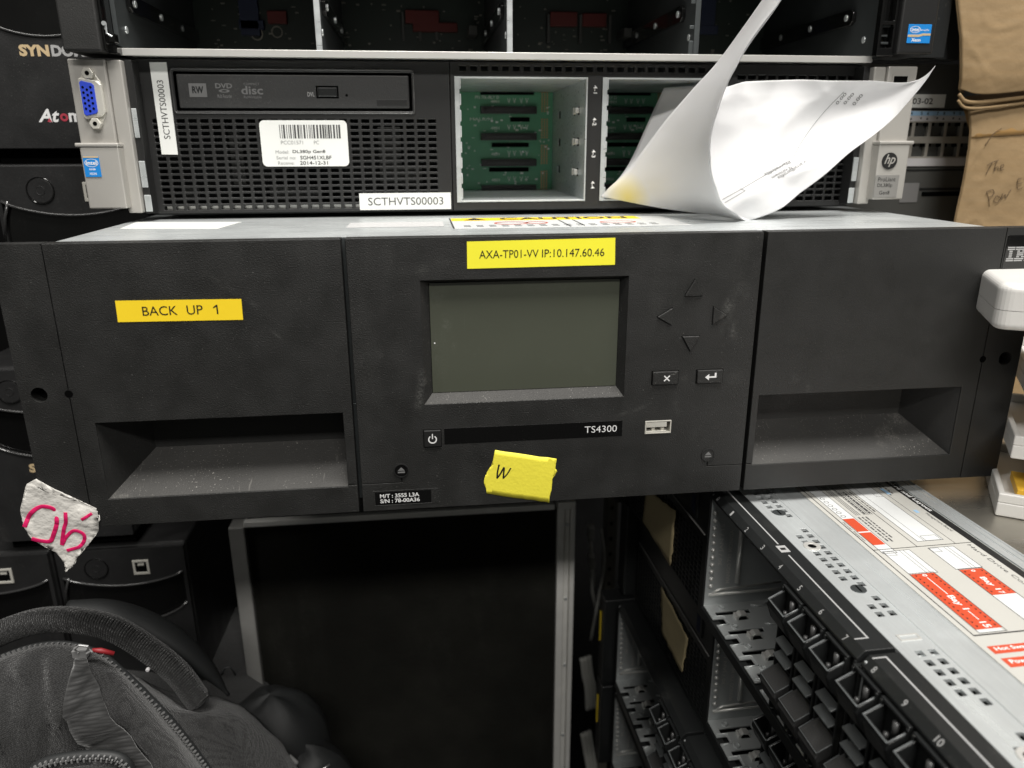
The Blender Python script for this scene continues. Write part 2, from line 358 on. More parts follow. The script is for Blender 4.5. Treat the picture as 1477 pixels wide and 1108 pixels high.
PAPER= [[(46.7, 118.0, 141.8), (81.2, 102.0, 135.6), (101.9, 80.0, 133.6), (112.4, 62.0, 132.4), (120.6, 66.0, 131.5), (134.9, 62.0, 136.7), (148.5, 62.0, 145.6), (160.9, 62.0, 155.5), (172.3, 62.0, 166.3), (184.1, 60.8, 175.9), (193.8, 58.8, 186.3), (199.7, 55.3, 198.4), (204.0, 50.0, 209.9)], [(59.8, 110.0, 156.4), (75.5, 86.0, 150.7), (87.6, 65.0, 146.3), (95.3, 50.0, 143.3), (98.4, 66.0, 144.4), (117.9, 65.0, 148.4), (136.4, 67.3, 155.6), (153.4, 69.4, 163.8), (168.4, 69.9, 172.7), (182.5, 68.4, 180.7), (193.6, 65.1, 189.4), (200.1, 59.5, 199.3), (203.9, 51.3, 208.8)], [(68.2, 100.0, 171.2), (75.9, 76.0, 166.8), (81.5, 55.0, 163.4), (84.7, 40.0, 161.1), (93.5, 76.0, 160.2), (114.1, 75.2, 162.5), (133.8, 77.4, 167.7), (152.3, 79.5, 173.7), (168.2, 79.0, 180.2), (182.6, 76.1, 186.2), (193.8, 71.0, 192.8), (200.4, 63.2, 200.2), (203.8, 52.7, 207.7)], [(75.4, 88.0, 185.1), (78.4, 66.0, 181.2), (80.3, 46.8, 178.1), (81.2, 33.0, 176.0), (94.5, 84.0, 174.8), (114.4, 83.0, 175.8), (133.8, 84.6, 179.2), (152.3, 86.7, 183.3), (168.1, 85.2, 187.5), (182.3, 81.4, 191.5), (193.4, 75.2, 196.0), (200.2, 66.0, 201.1), (203.7, 54.0, 206.6)], [(83.0, 70.0, 199.7), (83.6, 53.2, 197.6), (83.7, 38.5, 195.9), (83.6, 28.0, 194.7), (99.0, 88.0, 188.7), (116.8, 86.6, 188.6), (134.6, 87.8, 190.3), (152.2, 89.8, 192.5), (167.3, 87.8, 194.5), (180.9, 83.6, 196.6), (191.9, 77.2, 199.1), (199.4, 67.8, 201.8), (203.6, 55.3, 205.5)], [(89.4, 50.0, 213.1), (89.5, 38.8, 212.3), (89.3, 29.0, 211.6), (89.1, 22.0, 211.1), (102.3, 88.0, 197.4), (117.9, 86.4, 197.3), (133.9, 87.0, 198.3), (150.6, 89.2, 199.5), (164.8, 87.1, 200.0), (178.0, 83.1, 200.8), (189.4, 77.3, 201.8), (198.0, 68.6, 202.5), (203.4, 56.7, 204.4)], [(97.2, 20.0, 237.2), (98.6, 15.2, 236.4), (99.7, 11.0, 235.6), (100.5, 8.0, 235.1), (104.9, 88.0, 204.2), (118.2, 85.6, 204.5), (132.5, 85.3, 205.1), (148.1, 87.4, 205.7), (161.6, 85.0, 204.9), (174.4, 81.4, 204.6), (186.2, 76.5, 204.3), (196.2, 68.9, 203.0), (203.3, 58.0, 203.2)]]
PAPER2= [[(47.8, 119.0, 141.7), (72.1, 112.0, 141.1), (100.9, 108.0, 139.4), (127.1, 108.0, 137.1)], [(66.9, 135.0, 158.9), (84.4, 128.0, 163.1), (103.4, 120.0, 165.1), (126.3, 112.0, 165.1)], [(85.2, 150.0, 189.9), (96.0, 142.0, 191.7), (109.5, 130.0, 191.2), (126.5, 118.0, 190.8)], [(92.4, 150.0, 205.5), (101.7, 142.0, 205.8), (112.7, 130.0, 206.2), (126.8, 120.0, 205.9)]]
PACK= [[(-320.6, 0.0, -162.1), (-307.9, 0.0, -161.7), (-295.2, 0.0, -161.2), (-282.4, 0.0, -161.0), (-269.5, 0.0, -161.0), (-256.6, 0.0, -161.4), (-243.9, 0.0, -163.9), (-231.1, 0.0, -166.5), (-218.4, 0.0, -170.3), (-205.8, 0.0, -175.4), (-193.0, 0.0, -180.5), (-180.1, 0.0, -185.7)], [(-306.7, -4.0, -106.8), (-293.6, -4.0, -103.6), (-280.5, -4.0, -100.6), (-267.4, -4.0, -98.7), (-254.2, -4.0, -96.8), (-242.9, -4.0, -101.8), (-232.3, -4.0, -110.7), (-222.2, -4.0, -120.7), (-212.6, -4.0, -132.2), (-203.1, -4.0, -144.3), (-194.1, -4.0, -157.5), (-184.8, -4.0, -171.1)], [(-310.0, 8.0, -91.5), (-295.4, 8.0, -86.0), (-280.7, 8.0, -80.6), (-265.9, 8.0, -76.1), (-251.4, 8.0, -76.0), (-238.4, 8.0, -82.1), (-227.4, 8.0, -93.1), (-218.6, 8.0, -107.7), (-209.7, 8.0, -122.8), (-200.5, 8.0, -138.3), (-192.7, 8.0, -155.7), (-185.0, 8.0, -174.0)], [(-317.2, 20.0, -94.2), (-301.1, 20.0, -87.5), (-285.0, 20.0, -80.9), (-268.8, 20.0, -76.3), (-252.7, 20.0, -76.6), (-238.3, 20.0, -83.9), (-227.5, 20.0, -98.0), (-217.6, 20.0, -113.9), (-208.1, 20.0, -131.0), (-199.5, 20.0, -149.7), (-191.5, 20.0, -169.6), (-185.2, 20.0, -191.4)], [(-336.7, 45.0, -121.6), (-317.4, 45.0, -114.1), (-298.0, 45.0, -106.9), (-278.6, 45.0, -104.1), (-259.4, 45.0, -105.9), (-241.3, 45.0, -113.4), (-225.9, 45.0, -127.7), (-208.7, 45.0, -140.0), (-189.4, 45.0, -148.0), (-177.6, 45.0, -167.5), (-169.2, 45.0, -192.4), (-164.9, 45.0, -220.3)], [(-359.6, 75.0, -151.8), (-337.1, 75.0, -144.0), (-314.5, 75.0, -137.1), (-291.9, 75.0, -133.4), (-269.4, 75.0, -134.6), (-247.9, 75.0, -142.4), (-227.9, 75.0, -155.4), (-205.0, 75.0, -159.3), (-184.5, 75.0, -172.1), (-168.9, 75.0, -195.3), (-155.9, 75.0, -222.3), (-148.0, 75.0, -253.9)], [(-403.6, 130.0, -217.3), (-379.7, 130.0, -212.4), (-355.6, 130.0, -207.5), (-331.5, 130.0, -204.0), (-307.4, 130.0, -204.3), (-283.7, 130.0, -208.8), (-260.1, 130.0, -215.7), (-236.5, 130.0, -224.5), (-214.0, 130.0, -238.1), (-194.4, 130.0, -258.5), (-176.8, 130.0, -283.1), (-167.5, 130.0, -315.8)]]
HANDLE= [(-322.0, 40.0, -98.5), (-306.8, 40.0, -84.3), (-291.3, 40.0, -76.8), (-274.7, 40.0, -73.0), (-257.2, 40.0, -74.5), (-238.5, 40.0, -81.5), (-222.3, 40.0, -96.5), (-208.6, 40.0, -114.0), (-199.6, 40.0, -134.0)]
HANDLE2= [(-273.1, 58.0, -81.9), (-251.5, 58.0, -87.0), (-230.4, 58.0, -99.6), (-213.1, 58.0, -115.5), (-199.5, 58.0, -134.0), (-191.3, 58.0, -150.0)]
ZIP2= [(-270.7, -14.0, -129.4), (-259.3, -14.0, -120.0), (-245.8, -14.0, -117.3), (-229.6, -14.0, -117.9), (-220.4, -14.0, -122.4), (-217.0, -14.0, -133.8)]
RIBS= [[(-243.5, 2.0, -74.6), (-247.3, 2.0, -93.0), (-243.5, 2.0, -114.9), (-235.2, 2.0, -138.2), (-224.8, 2.0, -162.7)], [(-237.5, 1.0, -74.4), (-235.3, 1.0, -87.0), (-225.0, 1.0, -107.3), (-211.5, 1.0, -133.2), (-199.1, 1.0, -160.2)]]
PIPE= [(-190.9, 85.0, -189.2), (-178.1, 85.0, -193.4), (-167.7, 85.0, -201.9), (-159.6, 85.0, -212.5)]
WTAPE=[(-30.3,29.6),(0.3,23.2),(-0.7,19.1),(0.8,16.4),(-2.0,12.8),(-1.9,9.0),(-3.2,-0.5),(-18.7,2.8),(-34.7,6.4),(-36.0,13.6),(-34.2,18.4),(-31.4,22.7)]
OKP=[(-241.2,26.6),(-238.6,20.4),(-228,15.5),(-217.9,10.6),(-216.8,5.6),(-218.7,-1.5),(-224.5,-8.6),(-230.6,-15.0),(-233,-19.4),(-236.6,-22.0),(-236.2,-16.9),(-239.8,-11.1),(-247.8,-4.3),(-250.9,4.3),(-250.7,11.4),(-247.4,18.3),(-245.6,24.4)]
def cr2(pts, n=6):
    return [(p.x,p.y) for p in cr([(a,b,0) for a,b in pts], n)]

# ------------------------------------------------------------------ setting: floor and wall of the server room
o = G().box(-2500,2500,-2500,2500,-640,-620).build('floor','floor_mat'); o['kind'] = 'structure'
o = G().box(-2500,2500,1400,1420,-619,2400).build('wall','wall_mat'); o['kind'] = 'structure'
o = G().box(-2500,2500,-2320,-2300,-619,2000).build('wall','room_wall'); o['kind'] = 'structure'

# ------------------------------------------------------------------ the tape library
lib = thing('tape_library', 'wide black tape library with a small grey-green display and yellow labels', 'tape library', (0,440,0))
lib.location = (0,0,0)
ch = G(); ch.box(-223,223,27,860,1,131.49); ch.build('chassis','zinc',lib,bev=0.3)
ch = G(); ch.box(-223,223,9,26.99,120,131.5); ch.build('chassis_lip','zinc',lib,bev=0.3)
G().box(-222,222,25.6,26.8,2,119).build('inner_front','deep_black',lib)
sl = G(); sl.box(-238,238,7.8,9.2,54,132.4); sl.box(-238,-214,7.8,9.2,4,53.99); sl.box(214,238,7.8,9.2,4,53.99); sl.box(-100,101,7.8,9.2,4,53.99); sl.build('front_rail','dark_steel',lib,bev=0.3)
B = 0.45
def bezel_side(sgn):
    A = [97.5, 101.9, 212, 220.6]; Z = [0.3, 14.2, 14.8, 15.15, 52, 132.7]
    if sgn < 0: A = sorted(-a for a in A)
    hole = lambda a, z: 101.9 < abs(a) < 212 and 14.2 < z < 52
    if sgn < 0: hole = lambda a, z: (101.9 < abs(a) < 212 and 14.2 < z < 52) or (abs(a) < 101.9 and 14.8 < z < 15.15)
    else:
        A[0] = 99.0; hole = lambda a, z: (102.5 < abs(a) < 212 and 14.2 < z < 52) or (abs(a) < 102.5 and 14.8 < z < 15.15)
        A[1] = 102.5
    o = G().plate(A, Z, hole, 0, 7.5).build('magazine_bezel', 'black_grain' if sgn < 0 else 'black_side_grain', lib, bev=B)
    xi = 101.9 if sgn < 0 else 102.5
    q = G(); q.open = True
    P = lambda x, y, z: (sgn*x, y, z)
    F = [(212,0.8,52),(xi,0.8,52),(xi,0.8,14.2),(212,0.8,14.2)]; Bk = [(196.5,25,51.5),(xi,25,51.5),(xi,25,29.5),(196.5,25,29.5)]
    q.quad(*[P(*p) for p in (F[3],F[2],Bk[2],Bk[3])], mi=1)
    q.quad(*[P(*p) for p in (F[0],F[3],Bk[3],Bk[0])]); q.quad(*[P(*p) for p in (F[1],F[0],Bk[0],Bk[1])])
    q.quad(*[P(*p) for p in (F[2],F[1],Bk[1],Bk[2])]); q.quad(*[P(*p) for p in Bk])
    q.build('grip_pocket', ['black_side_grain','dusty_black'], o)
    return o
bz_l = bezel_side(-1); bz_r = bezel_side(1)
# centre control bezel
zx = [-95.4,-89.8,-76.3,-75.9,-63.5,33,44.3,58,78.1,78.5,96.9]; zz = [0.3,14.8,15.1,18,34.1,41.1,54.4,113.4,132.7]
def hc(a, z):
    if -63.5 < a < 33 and 54.4 < z < 113.4: return True
    if 44.3 < a < 58 and 34.1 < z < 41.1: return True
    if 14.8 < z < 15.1 and (a < -75.9 or a > 78.1): return True
    if 15.1 < z < 18 and (-76.3 < a < -75.9 or 78.1 < a < 78.5): return True
    return False
cb = G().plate(zx, zz, hc, 0, 7.5).build('control_bezel','black_grain',lib,bev=B)
G().box(-96,98,5.6,8.6,1,132).build('backing_plate','deep_black',cb)
q = G(); q.open = True
F = [(-63.5,0.5,113.4),(33,0.5,113.4),(33,0.5,54.4),(-63.5,0.5,54.4)]; Bk = [(-59.6,4.6,111.6),(30,4.6,111.6),(30,4.6,58.7),(-59.6,4.6,58.7)]
for k, mi in ((0,0),(1,0),(2,1),(3,0)):
    a, b = k, (k+1) % 4; q.quad(F[a], F[b], Bk[b], Bk[a], mi=mi)
q.build('screen_surround',['black_grain','dusty_black'],cb)
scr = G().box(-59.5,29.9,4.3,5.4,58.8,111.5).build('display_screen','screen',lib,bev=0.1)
G().cyl((-57.8,83.2),0.35,4.2,4.32,n=8).build('dust_speck','bright_speck',scr)
# arrow keys
def key(name, poly, h=0.9, par=lib, m='black_grain', bv=0.35):
    cx = sum(a for a,b in poly)/len(poly); cz = sum(b for a,b in poly)/len(poly)
    o = G().prism(poly, -h, 0.3).build(name, m, par, bev=bv)
    ap = [(cx+(a-cx)*1.07, cz+(b-cz)*1.07) for a,b in poly]
    G().prism(ap, -0.06, 0.2).build('key_gap','deep_black',o)
    return o
key('arrow_key',[(60.4,103.3),(69.2,103.3),(64.8,111.1)])
key('arrow_key',[(47.6,93.6),(54.8,89.3),(54.8,97.9)])
key('arrow_key',[(82.2,93.5),(75.0,97.9),(75.0,89.2)])
key('arrow_key',[(60.4,83.7),(64.8,76.2),(69.2,83.7)])
kx = key('cancel_key',[(46.9,59.9),(59.7,59.9),(59.7,66.5),(46.9,66.5)],1.1)
t = G(); 
for a in (45,-45):
    c, s_ = math.cos(math.radians(a)), math.sin(math.radians(a)); hw, hh = 1.9, 0.28
    t.prism([(53.9+x*c-y*s_, 63.1+x*s_+y*c) for x,y in ((-hw,-hh),(hw,-hh),(hw,hh),(-hw,hh))], -1.2-a*0.0002, -1.1)
t.build('cross_mark','white_print',kx)
ke = key('enter_key',[(69.3,59.8),(82.2,59.8),(82.2,66.4),(69.3,66.4)],1.1)
G().prism([(73.2,62.9),(75.2,61.3),(75.2,62.55),(78.9,62.55),(78.9,65),(78.0,65),(78.0,63.3),(75.2,63.3),(75.2,64.5)],-1.2,-1.1).build('return_mark','white_print',ke)
# power key
kp = key('power_key',[(-64.6,33.0),(-56.4,33.0),(-56.4,41.5),(-64.6,41.5)],0.9,m='black_plain')
t = G().ring((-60.5,36.9),1.55,2.1,-1.0,-0.9,a0=125,a1=415); t.box(-60.75,-60.25,-1.01,-0.91,37.2,39.7); t.build('power_mark','white_print',kp)
st = G().box(-54.8,33.1,-0.12,0.4,33.8,41.9).build('name_strip','gloss_black',lib,bev=0.1)
G().text('TS4300',14.0,30.2,36.3,39.7,-0.22,bold=-0.004).build('lettering','white_print',st)
# usb socket
us = G(); us.plate([44.5,45.2,57.3,57.9],[34.2,34.8,40.4,41.0],lambda a,z: 45.2<a<57.3 and 34.8<z<40.4,-0.35,7)
us.box(45.2,55.6,-0.25,7,37.6,40.2); us.box(45.2,55.6,-0.25,5.2,34.8,35.6)
us = us.build('usb_port','connector_metal',lib,bev=0.12)
G().box(45.3,57.2,5,7,34.9,38.5).build('socket_back','deep_black',us)
t = G()
for x in (48.2,53.0): t.box(x,x+1.8,0.9,3.5,35.5,37.3)
t.build('spring_contact','connector_metal',us,bev=0.3)
# eject keys
for x in (-76.1,78.3):
    o = G().ring((x,21.2),3.15,3.6,-0.5,0.3).build('eject_key','black_plain',lib,smooth=False)
    G().cyl((x,21.2),3.1,-0.25,0.2).build('key_face','gloss_black' if x<0 else 'black_grain',o)
    t = G().prism([(x-1.7,21.2),(x+1.7,21.2),(x,23.0)],-0.35,-0.27); t.box(x-1.7,x+1.7,-0.35,-0.27,20.0,20.7); t.build('eject_mark','dim_print',o)
sp = G().box(-89.4,-62.2,-0.1,0.3,3.5,10.2).build('serial_plate','gloss_black',lib,bev=0.08)
t = G(); t.text('M/T : 3555 L3A',-87.0,-68.0,7.1,9.2,-0.2,bold=0.02); t.text('S/N : 78-00A36',-87.0,-67.8,4.4,6.5,-0.2,bold=0.02); t.build('serial_text','white_print',sp)
G().plate([-90.2,-89.6,-62.0,-58.8],[2.8,3.2,10.5,10.9],lambda a,z:-89.6<a<-62.0 and 3.2<z<10.5,-0.12,0.3).build('plate_frame','black_grain',lib,bev=0.1)
# mounting ears
for sgn in (-1,1):
    x0, x1 = sorted((sgn*220.9, sgn*241.3))
    q = G(); q.sqhole(x0,x1,56,76,(sgn*233.2,66.4),3.5,0,7.5); q.box(x0,x1,0,7.5,0.3,55.99); q.box(x0,x1,0,7.5,76.01,132.7)
    o = q.build('mounting_ear','black_side_grain' if sgn>0 else 'black_grain',lib)
    G().cyl((sgn*233.2,66.4),3.45,6.2,7.4).build('screw_hole','deep_black',o)
    t = G().ring((sgn*220.75,66.4),1.75,1.95,-0.02,0.4); t.build('hole_rim','black_plain',o)
    G().cyl((sgn*220.75,66.4),1.75,-0.05,0.4).build('screw_hole','deep_black',o)
# badge with striped letters
bd = G().box(221.6,241.0,-0.25,0.2,110,129).build('name_badge','gloss_black',lib,bev=0.2)
t = G()
rows = {'I': [[(0,5)],[(0,5)],[(1.4,3.6)],[(1.4,3.6)],[(1.4,3.6)],[(1.4,3.6)],[(0,5)],[(0,5)]],
        'B': [[(0,5.6)],[(0,6.4)],[(1.3,3.2),(4.6,6.6)],[(1.3,5.9)],[(1.3,5.9)],[(1.3,3.2),(4.6,6.6)],[(0,6.4)],[(0,5.6)]],
        'M': [[(0,2.9),(5.3,8.2)],[(0,3.3),(4.9,8.2)],[(1.3,3.7),(4.5,6.9)],[(1.3,6.9)],[(1.3,3.0),(3.2,5.0),(5.2,6.9)],[(1.3,3.0),(3.5,4.7),(5.2,6.9)],[(0,3.0),(3.8,4.4),(5.2,8.2)],[(0,3.0),(4,4.2),(5.2,8.2)]]}
x = 222.6
for chh, wd in (('I',5.5),('B',7),('M',8.5)):
    for i, segs in enumerate(rows[chh]):
        for a, b in segs: t.box(x+a*0.78,x+b*0.78,-0.36,-0.27,123.4-i*0.92-0.58,123.4-i*0.92)
    x += wd*0.78
t.build('striped_letters','grey_print',bd)
# stickers on the front
o = lab(G().prism([(-195,98.4),(-142.2,97.9),(-142,107.2),(-194.8,107.8)],-0.22,-0.02).build('sticker','yellow_label',lib), 'yellow label reading BACK UP 1')
t = G()
for s_, a, b in (('BACK',-184.2,-169.6),('UP',-165.6,-158.8),('1',-153.6,-152.3)): t.text(s_,a,b,100.9,105.0,-0.3) if s_ != '1' else t.prism([(-153.0,100.9),(-152.4,100.9),(-152.4,105.0),(-152.9,105.0),(-154.4,103.9),(-154.2,103.5),(-153.0,104.2)],-0.32,-0.3)
t.build('label_text','ink',o)
o = lab(G().prism([(-42.1,118.4),(26.1,118.8),(25.8,131.1),(-42,130.5)],-0.22,-0.02).build('sticker','lemon_label',lib), 'lemon yellow label with an address above the display')
t = G(); t.text('AXA-TP01-VV',-36.6,-9.6,122.9,126.5,-0.3); t.text('IP:10.147.60.46',-8.0,20.9,122.9,126.5,-0.3); t.build('label_text','ink',o)
# torn yellow tape
def relief(x, z, wob): return abs(wob*mnoise.noise(Vector((x*0.07,z*0.07,3.1)))*1.3)+abs(wob*0.5*mnoise.noise(Vector((x*0.22+z*0.1,z*0.16,8.1))))
def torn(name, pts, m, parent, y0, wob, solidt=0.2, seg=3, nz=0.6):
    P = []
    n = len(pts)
    for i in range(n):
        a, b = pts[i], pts[(i+1)%n]
        for k in range(seg):
            f = k/seg; P.append((a[0]+(b[0]-a[0])*f+random.uniform(-nz,nz)*(k>0)*0.6, a[1]+(b[1]-a[1])*f+random.uniform(-nz,nz)*(k>0)*0.6))
    cx = sum(p[0] for p in P)/len(P); cz = sum(p[1] for p in P)/len(P)
    bm = bmesh.new(); bm.faces.new([bm.verts.new((a,0,b)) for a,b in P]); bmesh.ops.triangulate(bm, faces=bm.faces)
    for _ in range(2): bmesh.ops.subdivide_edges(bm, edges=[e for e in bm.edges if e.calc_length() > 2.2], cuts=2, use_grid_fill=False); bmesh.ops.triangulate(bm, faces=bm.faces)
    for v in bm.verts: v.co.y = y0-relief(v.co.x, v.co.z, wob)-0.1
    q = G(); q.open = True; bm.verts.index_update(); q.add([tuple(v.co) for v in bm.verts], [tuple(v.index for v in f.verts) for f in bm.faces]); bm.free()
    return q.build(name, m, parent, smooth=True, solid=solidt)
wt = torn('torn_tape', WTAPE, 'washi', lib, 0.03, 0.05, 0.05, seg=7, nz=0.4); lab(wt,'torn yellow tape with a handwritten W')
q = G(); q.tube([(a,-0.12-relief(a,b,0.05),b) for a,b in cr2([(-28.4,21.8),(-29.2,18),(-29.5,14.4)])],0.42,6,up=(0,1,0),thin=0.2); 
q.tube([(a,-0.12-relief(a,b,0.05),b) for a,b in cr2([(-29.5,14.4),(-27.8,16.8),(-26.0,20.0),(-26.2,17),(-26.4,14.2)])],0.42,6,up=(0,1,0),thin=0.2)
q.tube([(a,-0.12-relief(a,b,0.05),b) for a,b in cr2([(-26.4,14.2),(-24.4,16.5),(-22.6,19.6)])],0.36,6,up=(0,1,0),thin=0.2); q.build('pen_mark','ink',wt)
# torn tissue sticker hanging off the lower left corner
ok = torn('torn_paper_patch', OKP, 'tissue', lib, -0.3, 1.3, 0.1, seg=8, nz=0.6); lab(ok, 'torn off-white paper patch with pink handwriting')
q = G()
for pth, r in (([(-250.2,3.2),(-247.5,8.5),(-243.5,12.0),(-239.0,12.6),(-236.0,10.3),(-236.0,4.5),(-238.6,-1.8),(-240.8,-5.2),(-244.6,-4.8),(-248.2,-3.0)],1.0),
               ([(-231.4,9.3),(-232.0,4.5),(-233.7,0.5),(-236.0,-7.5),(-233.6,-3.8),(-229.6,-0.6),(-225.9,-2.2),(-225.6,-5.4),(-228.4,-9.0),(-234.2,-10.6)],0.85), ([(-224.9,5.2),(-219.9,8.0)],0.75)):
    q.tube([(a, -0.62-relief(a,b,1.3), b) for a,b in cr2(pth)], r, 8, up=(0,1,0), thin=0.22)
q.build('pen_mark','pink_ink',ok)
# labels on the lid
o = lab(G().box(-45.9,78,44,100,131.6,131.75).build('warning_label','label_white',lib), 'white and yellow caution label on the lid')
G().box(-45,62,84,99,131.8,131.9).build('yellow_band','yellow_label',o)
t = G(); t.text('CAUTION',-18,55,86,97,132.0,mp=UV_TOP,bold=0.02); t.prism([(-38,86),(-26,86),(-32,97)],131.95,132.05,UV_TOP)
t.box(14,14.6,46,83,131.8,131.9); t.box(-45.9,-45.2,44,100,131.8,131.9); t.box(22,22.6,50,83,131.8,131.9); t.build('label_text','ink',o)
t = G(); t.ring((-14,68),8,9.2,131.8,131.9,mp=UV_TOP,sy=0.8); t.ring((44,66),9,10,131.8,131.9,mp=UV_TOP,sy=0.6); t.ring((0,68),5,6,131.8,131.9,mp=UV_TOP); t.build('pictogram','label_red',o)
t = G()
for k in range(16): t.box(-40+k*6.6,-36.5+k*6.6,52,53.2,131.8,131.9); t.box(-40+k*6.6,-36.5+k*6.6,57,58.2,131.8,131.9)
stuff(t.build('small_print','grey_ink',o))
G().prism([(-214,70),(-164,62),(-160,98),(-218,106)],131.6,131.75,UV_TOP).build('white_strip_label','white_sticker',lib)
G().box(-100,-50,58,84,131.6,131.7).build('worn_label','label_shade',lib)

# ------------------------------------------------------------------ two unit rack server above the library
srv = thing('rack_server','black two unit rack server with silver ears and an optical drive behind the tape library','server')
srv.location = (0,0,0)
G().box(-222,208,238,760,137,215).build('chassis','dark_steel',srv)
q = G(); q.box(-213.5,-43.2,152,156,134.8,216.4); q.box(-213.5,-211.8,121,156,134.8,216.4); q.box(-213,205,121,160,216.42,217); q.box(-213,205,121,160,134.2,134.75)
q.build('inner_frame','dark_interior',srv)
# grille bezel with real holes
px0, px1 = -207.5, -50.2; nc = 25; pc = (px1-px0)/nc; pr = 3.36; nr = 15; gz0 = 136.2
A = [-213.2, -192.9, -64.0, -42.6]; Z = [134.9, 189.9, 210.6, 216.4]
for i in range(nc): A += [px0+i*pc+0.95, px0+(i+1)*pc-0.95]
for j in range(nr): Z += [gz0+j*pr+0.62, gz0+(j+1)*pr-0.62]
def gh(a, z):
    if -192.9 < a < -64.0 and 189.9 < z < 210.6: return True
    if px0 < a < px1 and gz0 < z < gz0+nr*pr:
        fa = ((a-px0) % pc); fz = ((z-gz0) % pr)
        if j_blank(a, z): return False
        return 0.95 < fa < pc-0.95 and 0.62 < fz < pr-0.62
    return False
j_blank = lambda a, z: False
gr = G().plate(A, Z, gh, 120, 122.2).build('grille_panel','black_plain',srv,bev=0.28,seg=1)
t = G()
for x0, x1, z0, z1 in ((-170,-163,150,180),(-150,-120,136,148),(-85,-72,150,182),(-72,-60,140,160),(-200,-190,137,150)): t.box(x0,x1,134,140,z0,z1)
stuff(t.build('inner_bracket','unit_grey',gr))
G().box(-206,-51,123.2,126,136,139.4).build('metal_lip','bright_metal',srv)
# optical drive
dv = G().box(-191.4,-65.6,120.4,150,191.6,209.2).build('optical_drive','drive_black',srv,bev=0.7)
rr0 = []
for cx, cz, a0 in ((-64.6,210.1,0),(-192.2,210.1,90),(-192.2,190.6,180),(-64.6,190.6,270)):
    for k in range(5): t_ = math.radians(a0+k*22.5); rr0.append((cx+1.6*math.cos(t_),119.5,cz+1.6*math.sin(t_)))
t = G(); t.tube(rr0+[rr0[0]],0.42,8,up=(0,1,0)); t.build('drive_rim','rim_black',srv,smooth=True)
G().box(-84,-67,120.25,120.5,193,196.4).build('drive_notch','black_plain',dv,bev=0.2)
G().plate([-194.2,-192.6,-64.2,-62.6],[188.6,190.2,210.4,212.0],lambda a,z:-192.6<a<-64.2 and 190.2<z<210.4,119.4,121).build('drive_surround','black_plain',srv,bev=0.5)
o = G().box(-116.3,-105.8,119.9,121,197.8,202.7).build('drive_button','black_satin',dv,bev=0.6); G().plate([-117.2,-116.4,-105.7,-104.9],[197,197.7,202.8,203.5],lambda a,z:-116.4<a<-105.7 and 197.7<z<202.8,120.2,120.6).build('button_gap','deep_black',dv)
G().cyl((-100.5,198.6),0.7,120.3,120.9).build('eject_hole','deep_black',dv)
t = G(); t.plate([-185.3,-184.2,-177.2,-176.0],[197.4,199.0,203.3,204.4],lambda a,z: False,120.28,120.38)
t.build('drive_print','dim_print',dv)
t = G(); t.text('RW',-183.6,-177.6,199.3,202.9,120.2,bold=0.03); t.build('drive_print','black_satin',dv)
t = G(); t.text('DVD',-171.2,-162.2,201.9,204.5,120.3,bold=0.03); t.ring((-166.7,200.6),1.5,2.9,120.28,120.35,sy=0.3); t.text('Multi Recorder',-170.6,-162.8,196.9,198.9,120.3,bold=0.01)
t.text('COMPACT',-156,-147.5,203.6,204.8,120.3); t.text('disc',-157.6,-146.0,198.8,203.2,120.3,bold=0.02); t.text('ReWritable',-156.5,-147,196.8,198.2,120.3); t.build('drive_print','dim_print',dv)
t = G(); t.text('DVL',-122,-118.2,197.9,200.2,120.3,bold=0.01); t.build('drive_print','grey_print',dv)
# stickers
o = lab(G().prism([(-203.9,214.8),(-203.9,167.3),(-195.3,167.1),(-195.1,214.9)],119.5,119.9).build('sticker','white_sticker',srv),'narrow white label stuck upright')
t = G(); t.text('SCTHVTS00003',-201.4,-198.0,175.5,205.8,119.4,rot=1); t.build('label_text','grey_ink',o)
o = lab(G().box(-97.0,-43.7,119.4,119.9,135.6,145.1).build('sticker','white_sticker',srv),'white label at the lower right of the grille')
t = G(); t.text('SCTHVTS00003',-92,-48.2,138.2,142.6,119.3); t.build('label_text','grey_ink',o)
poly = []
for cx, cz, a0 in ((-104,182.7,0),(-147,182.7,90),(-147,163,180),(-104,163,270)):
    for k in range(5): t_ = math.radians(a0+k*22.5); poly.append((cx+2.6*math.cos(t_), cz+2.6*math.sin(t_)))
o = lab(G().prism(poly,119.2,119.8).build('sticker','white_sticker',srv),'white asset label with a barcode')
t = G(); x = -138.8; random.seed(3)
while x < -105.6:
    wd = random.choice((0.35,0.35,0.7,1.0)); t.box(x,x+wd,119.05,119.15,175.6,182.9); x += wd+random.choice((0.35,0.5,0.8))
stuff(t.build('barcode','grey_ink',o))
t = G(); t.text('PCC01571',-138.6,-126.4,172.4,174.4,119.1); t.text('PC',-120.4,-117.6,172.4,174.4,119.1)
t.text('Model:',-142,-134.6,167.4,169.2,119.1); t.text('Serial no:',-141.8,-131,164.3,166.1,119.1); t.text('Receive:',-141.2,-132.2,161.4,163.2,119.1); t.build('label_text','faint_ink',o)
t = G(); t.text('DL380p Gen8',-132.6,-114.4,167.2,169.4,119.1,bold=0.01); t.text('SGH451XLBF',-128.6,-111.2,164.2,166.2,119.1,bold=0.01); t.text('2014-12-31',-129,-113.4,161.3,163.3,119.1,bold=0.01); t.build('label_text','ink',o)
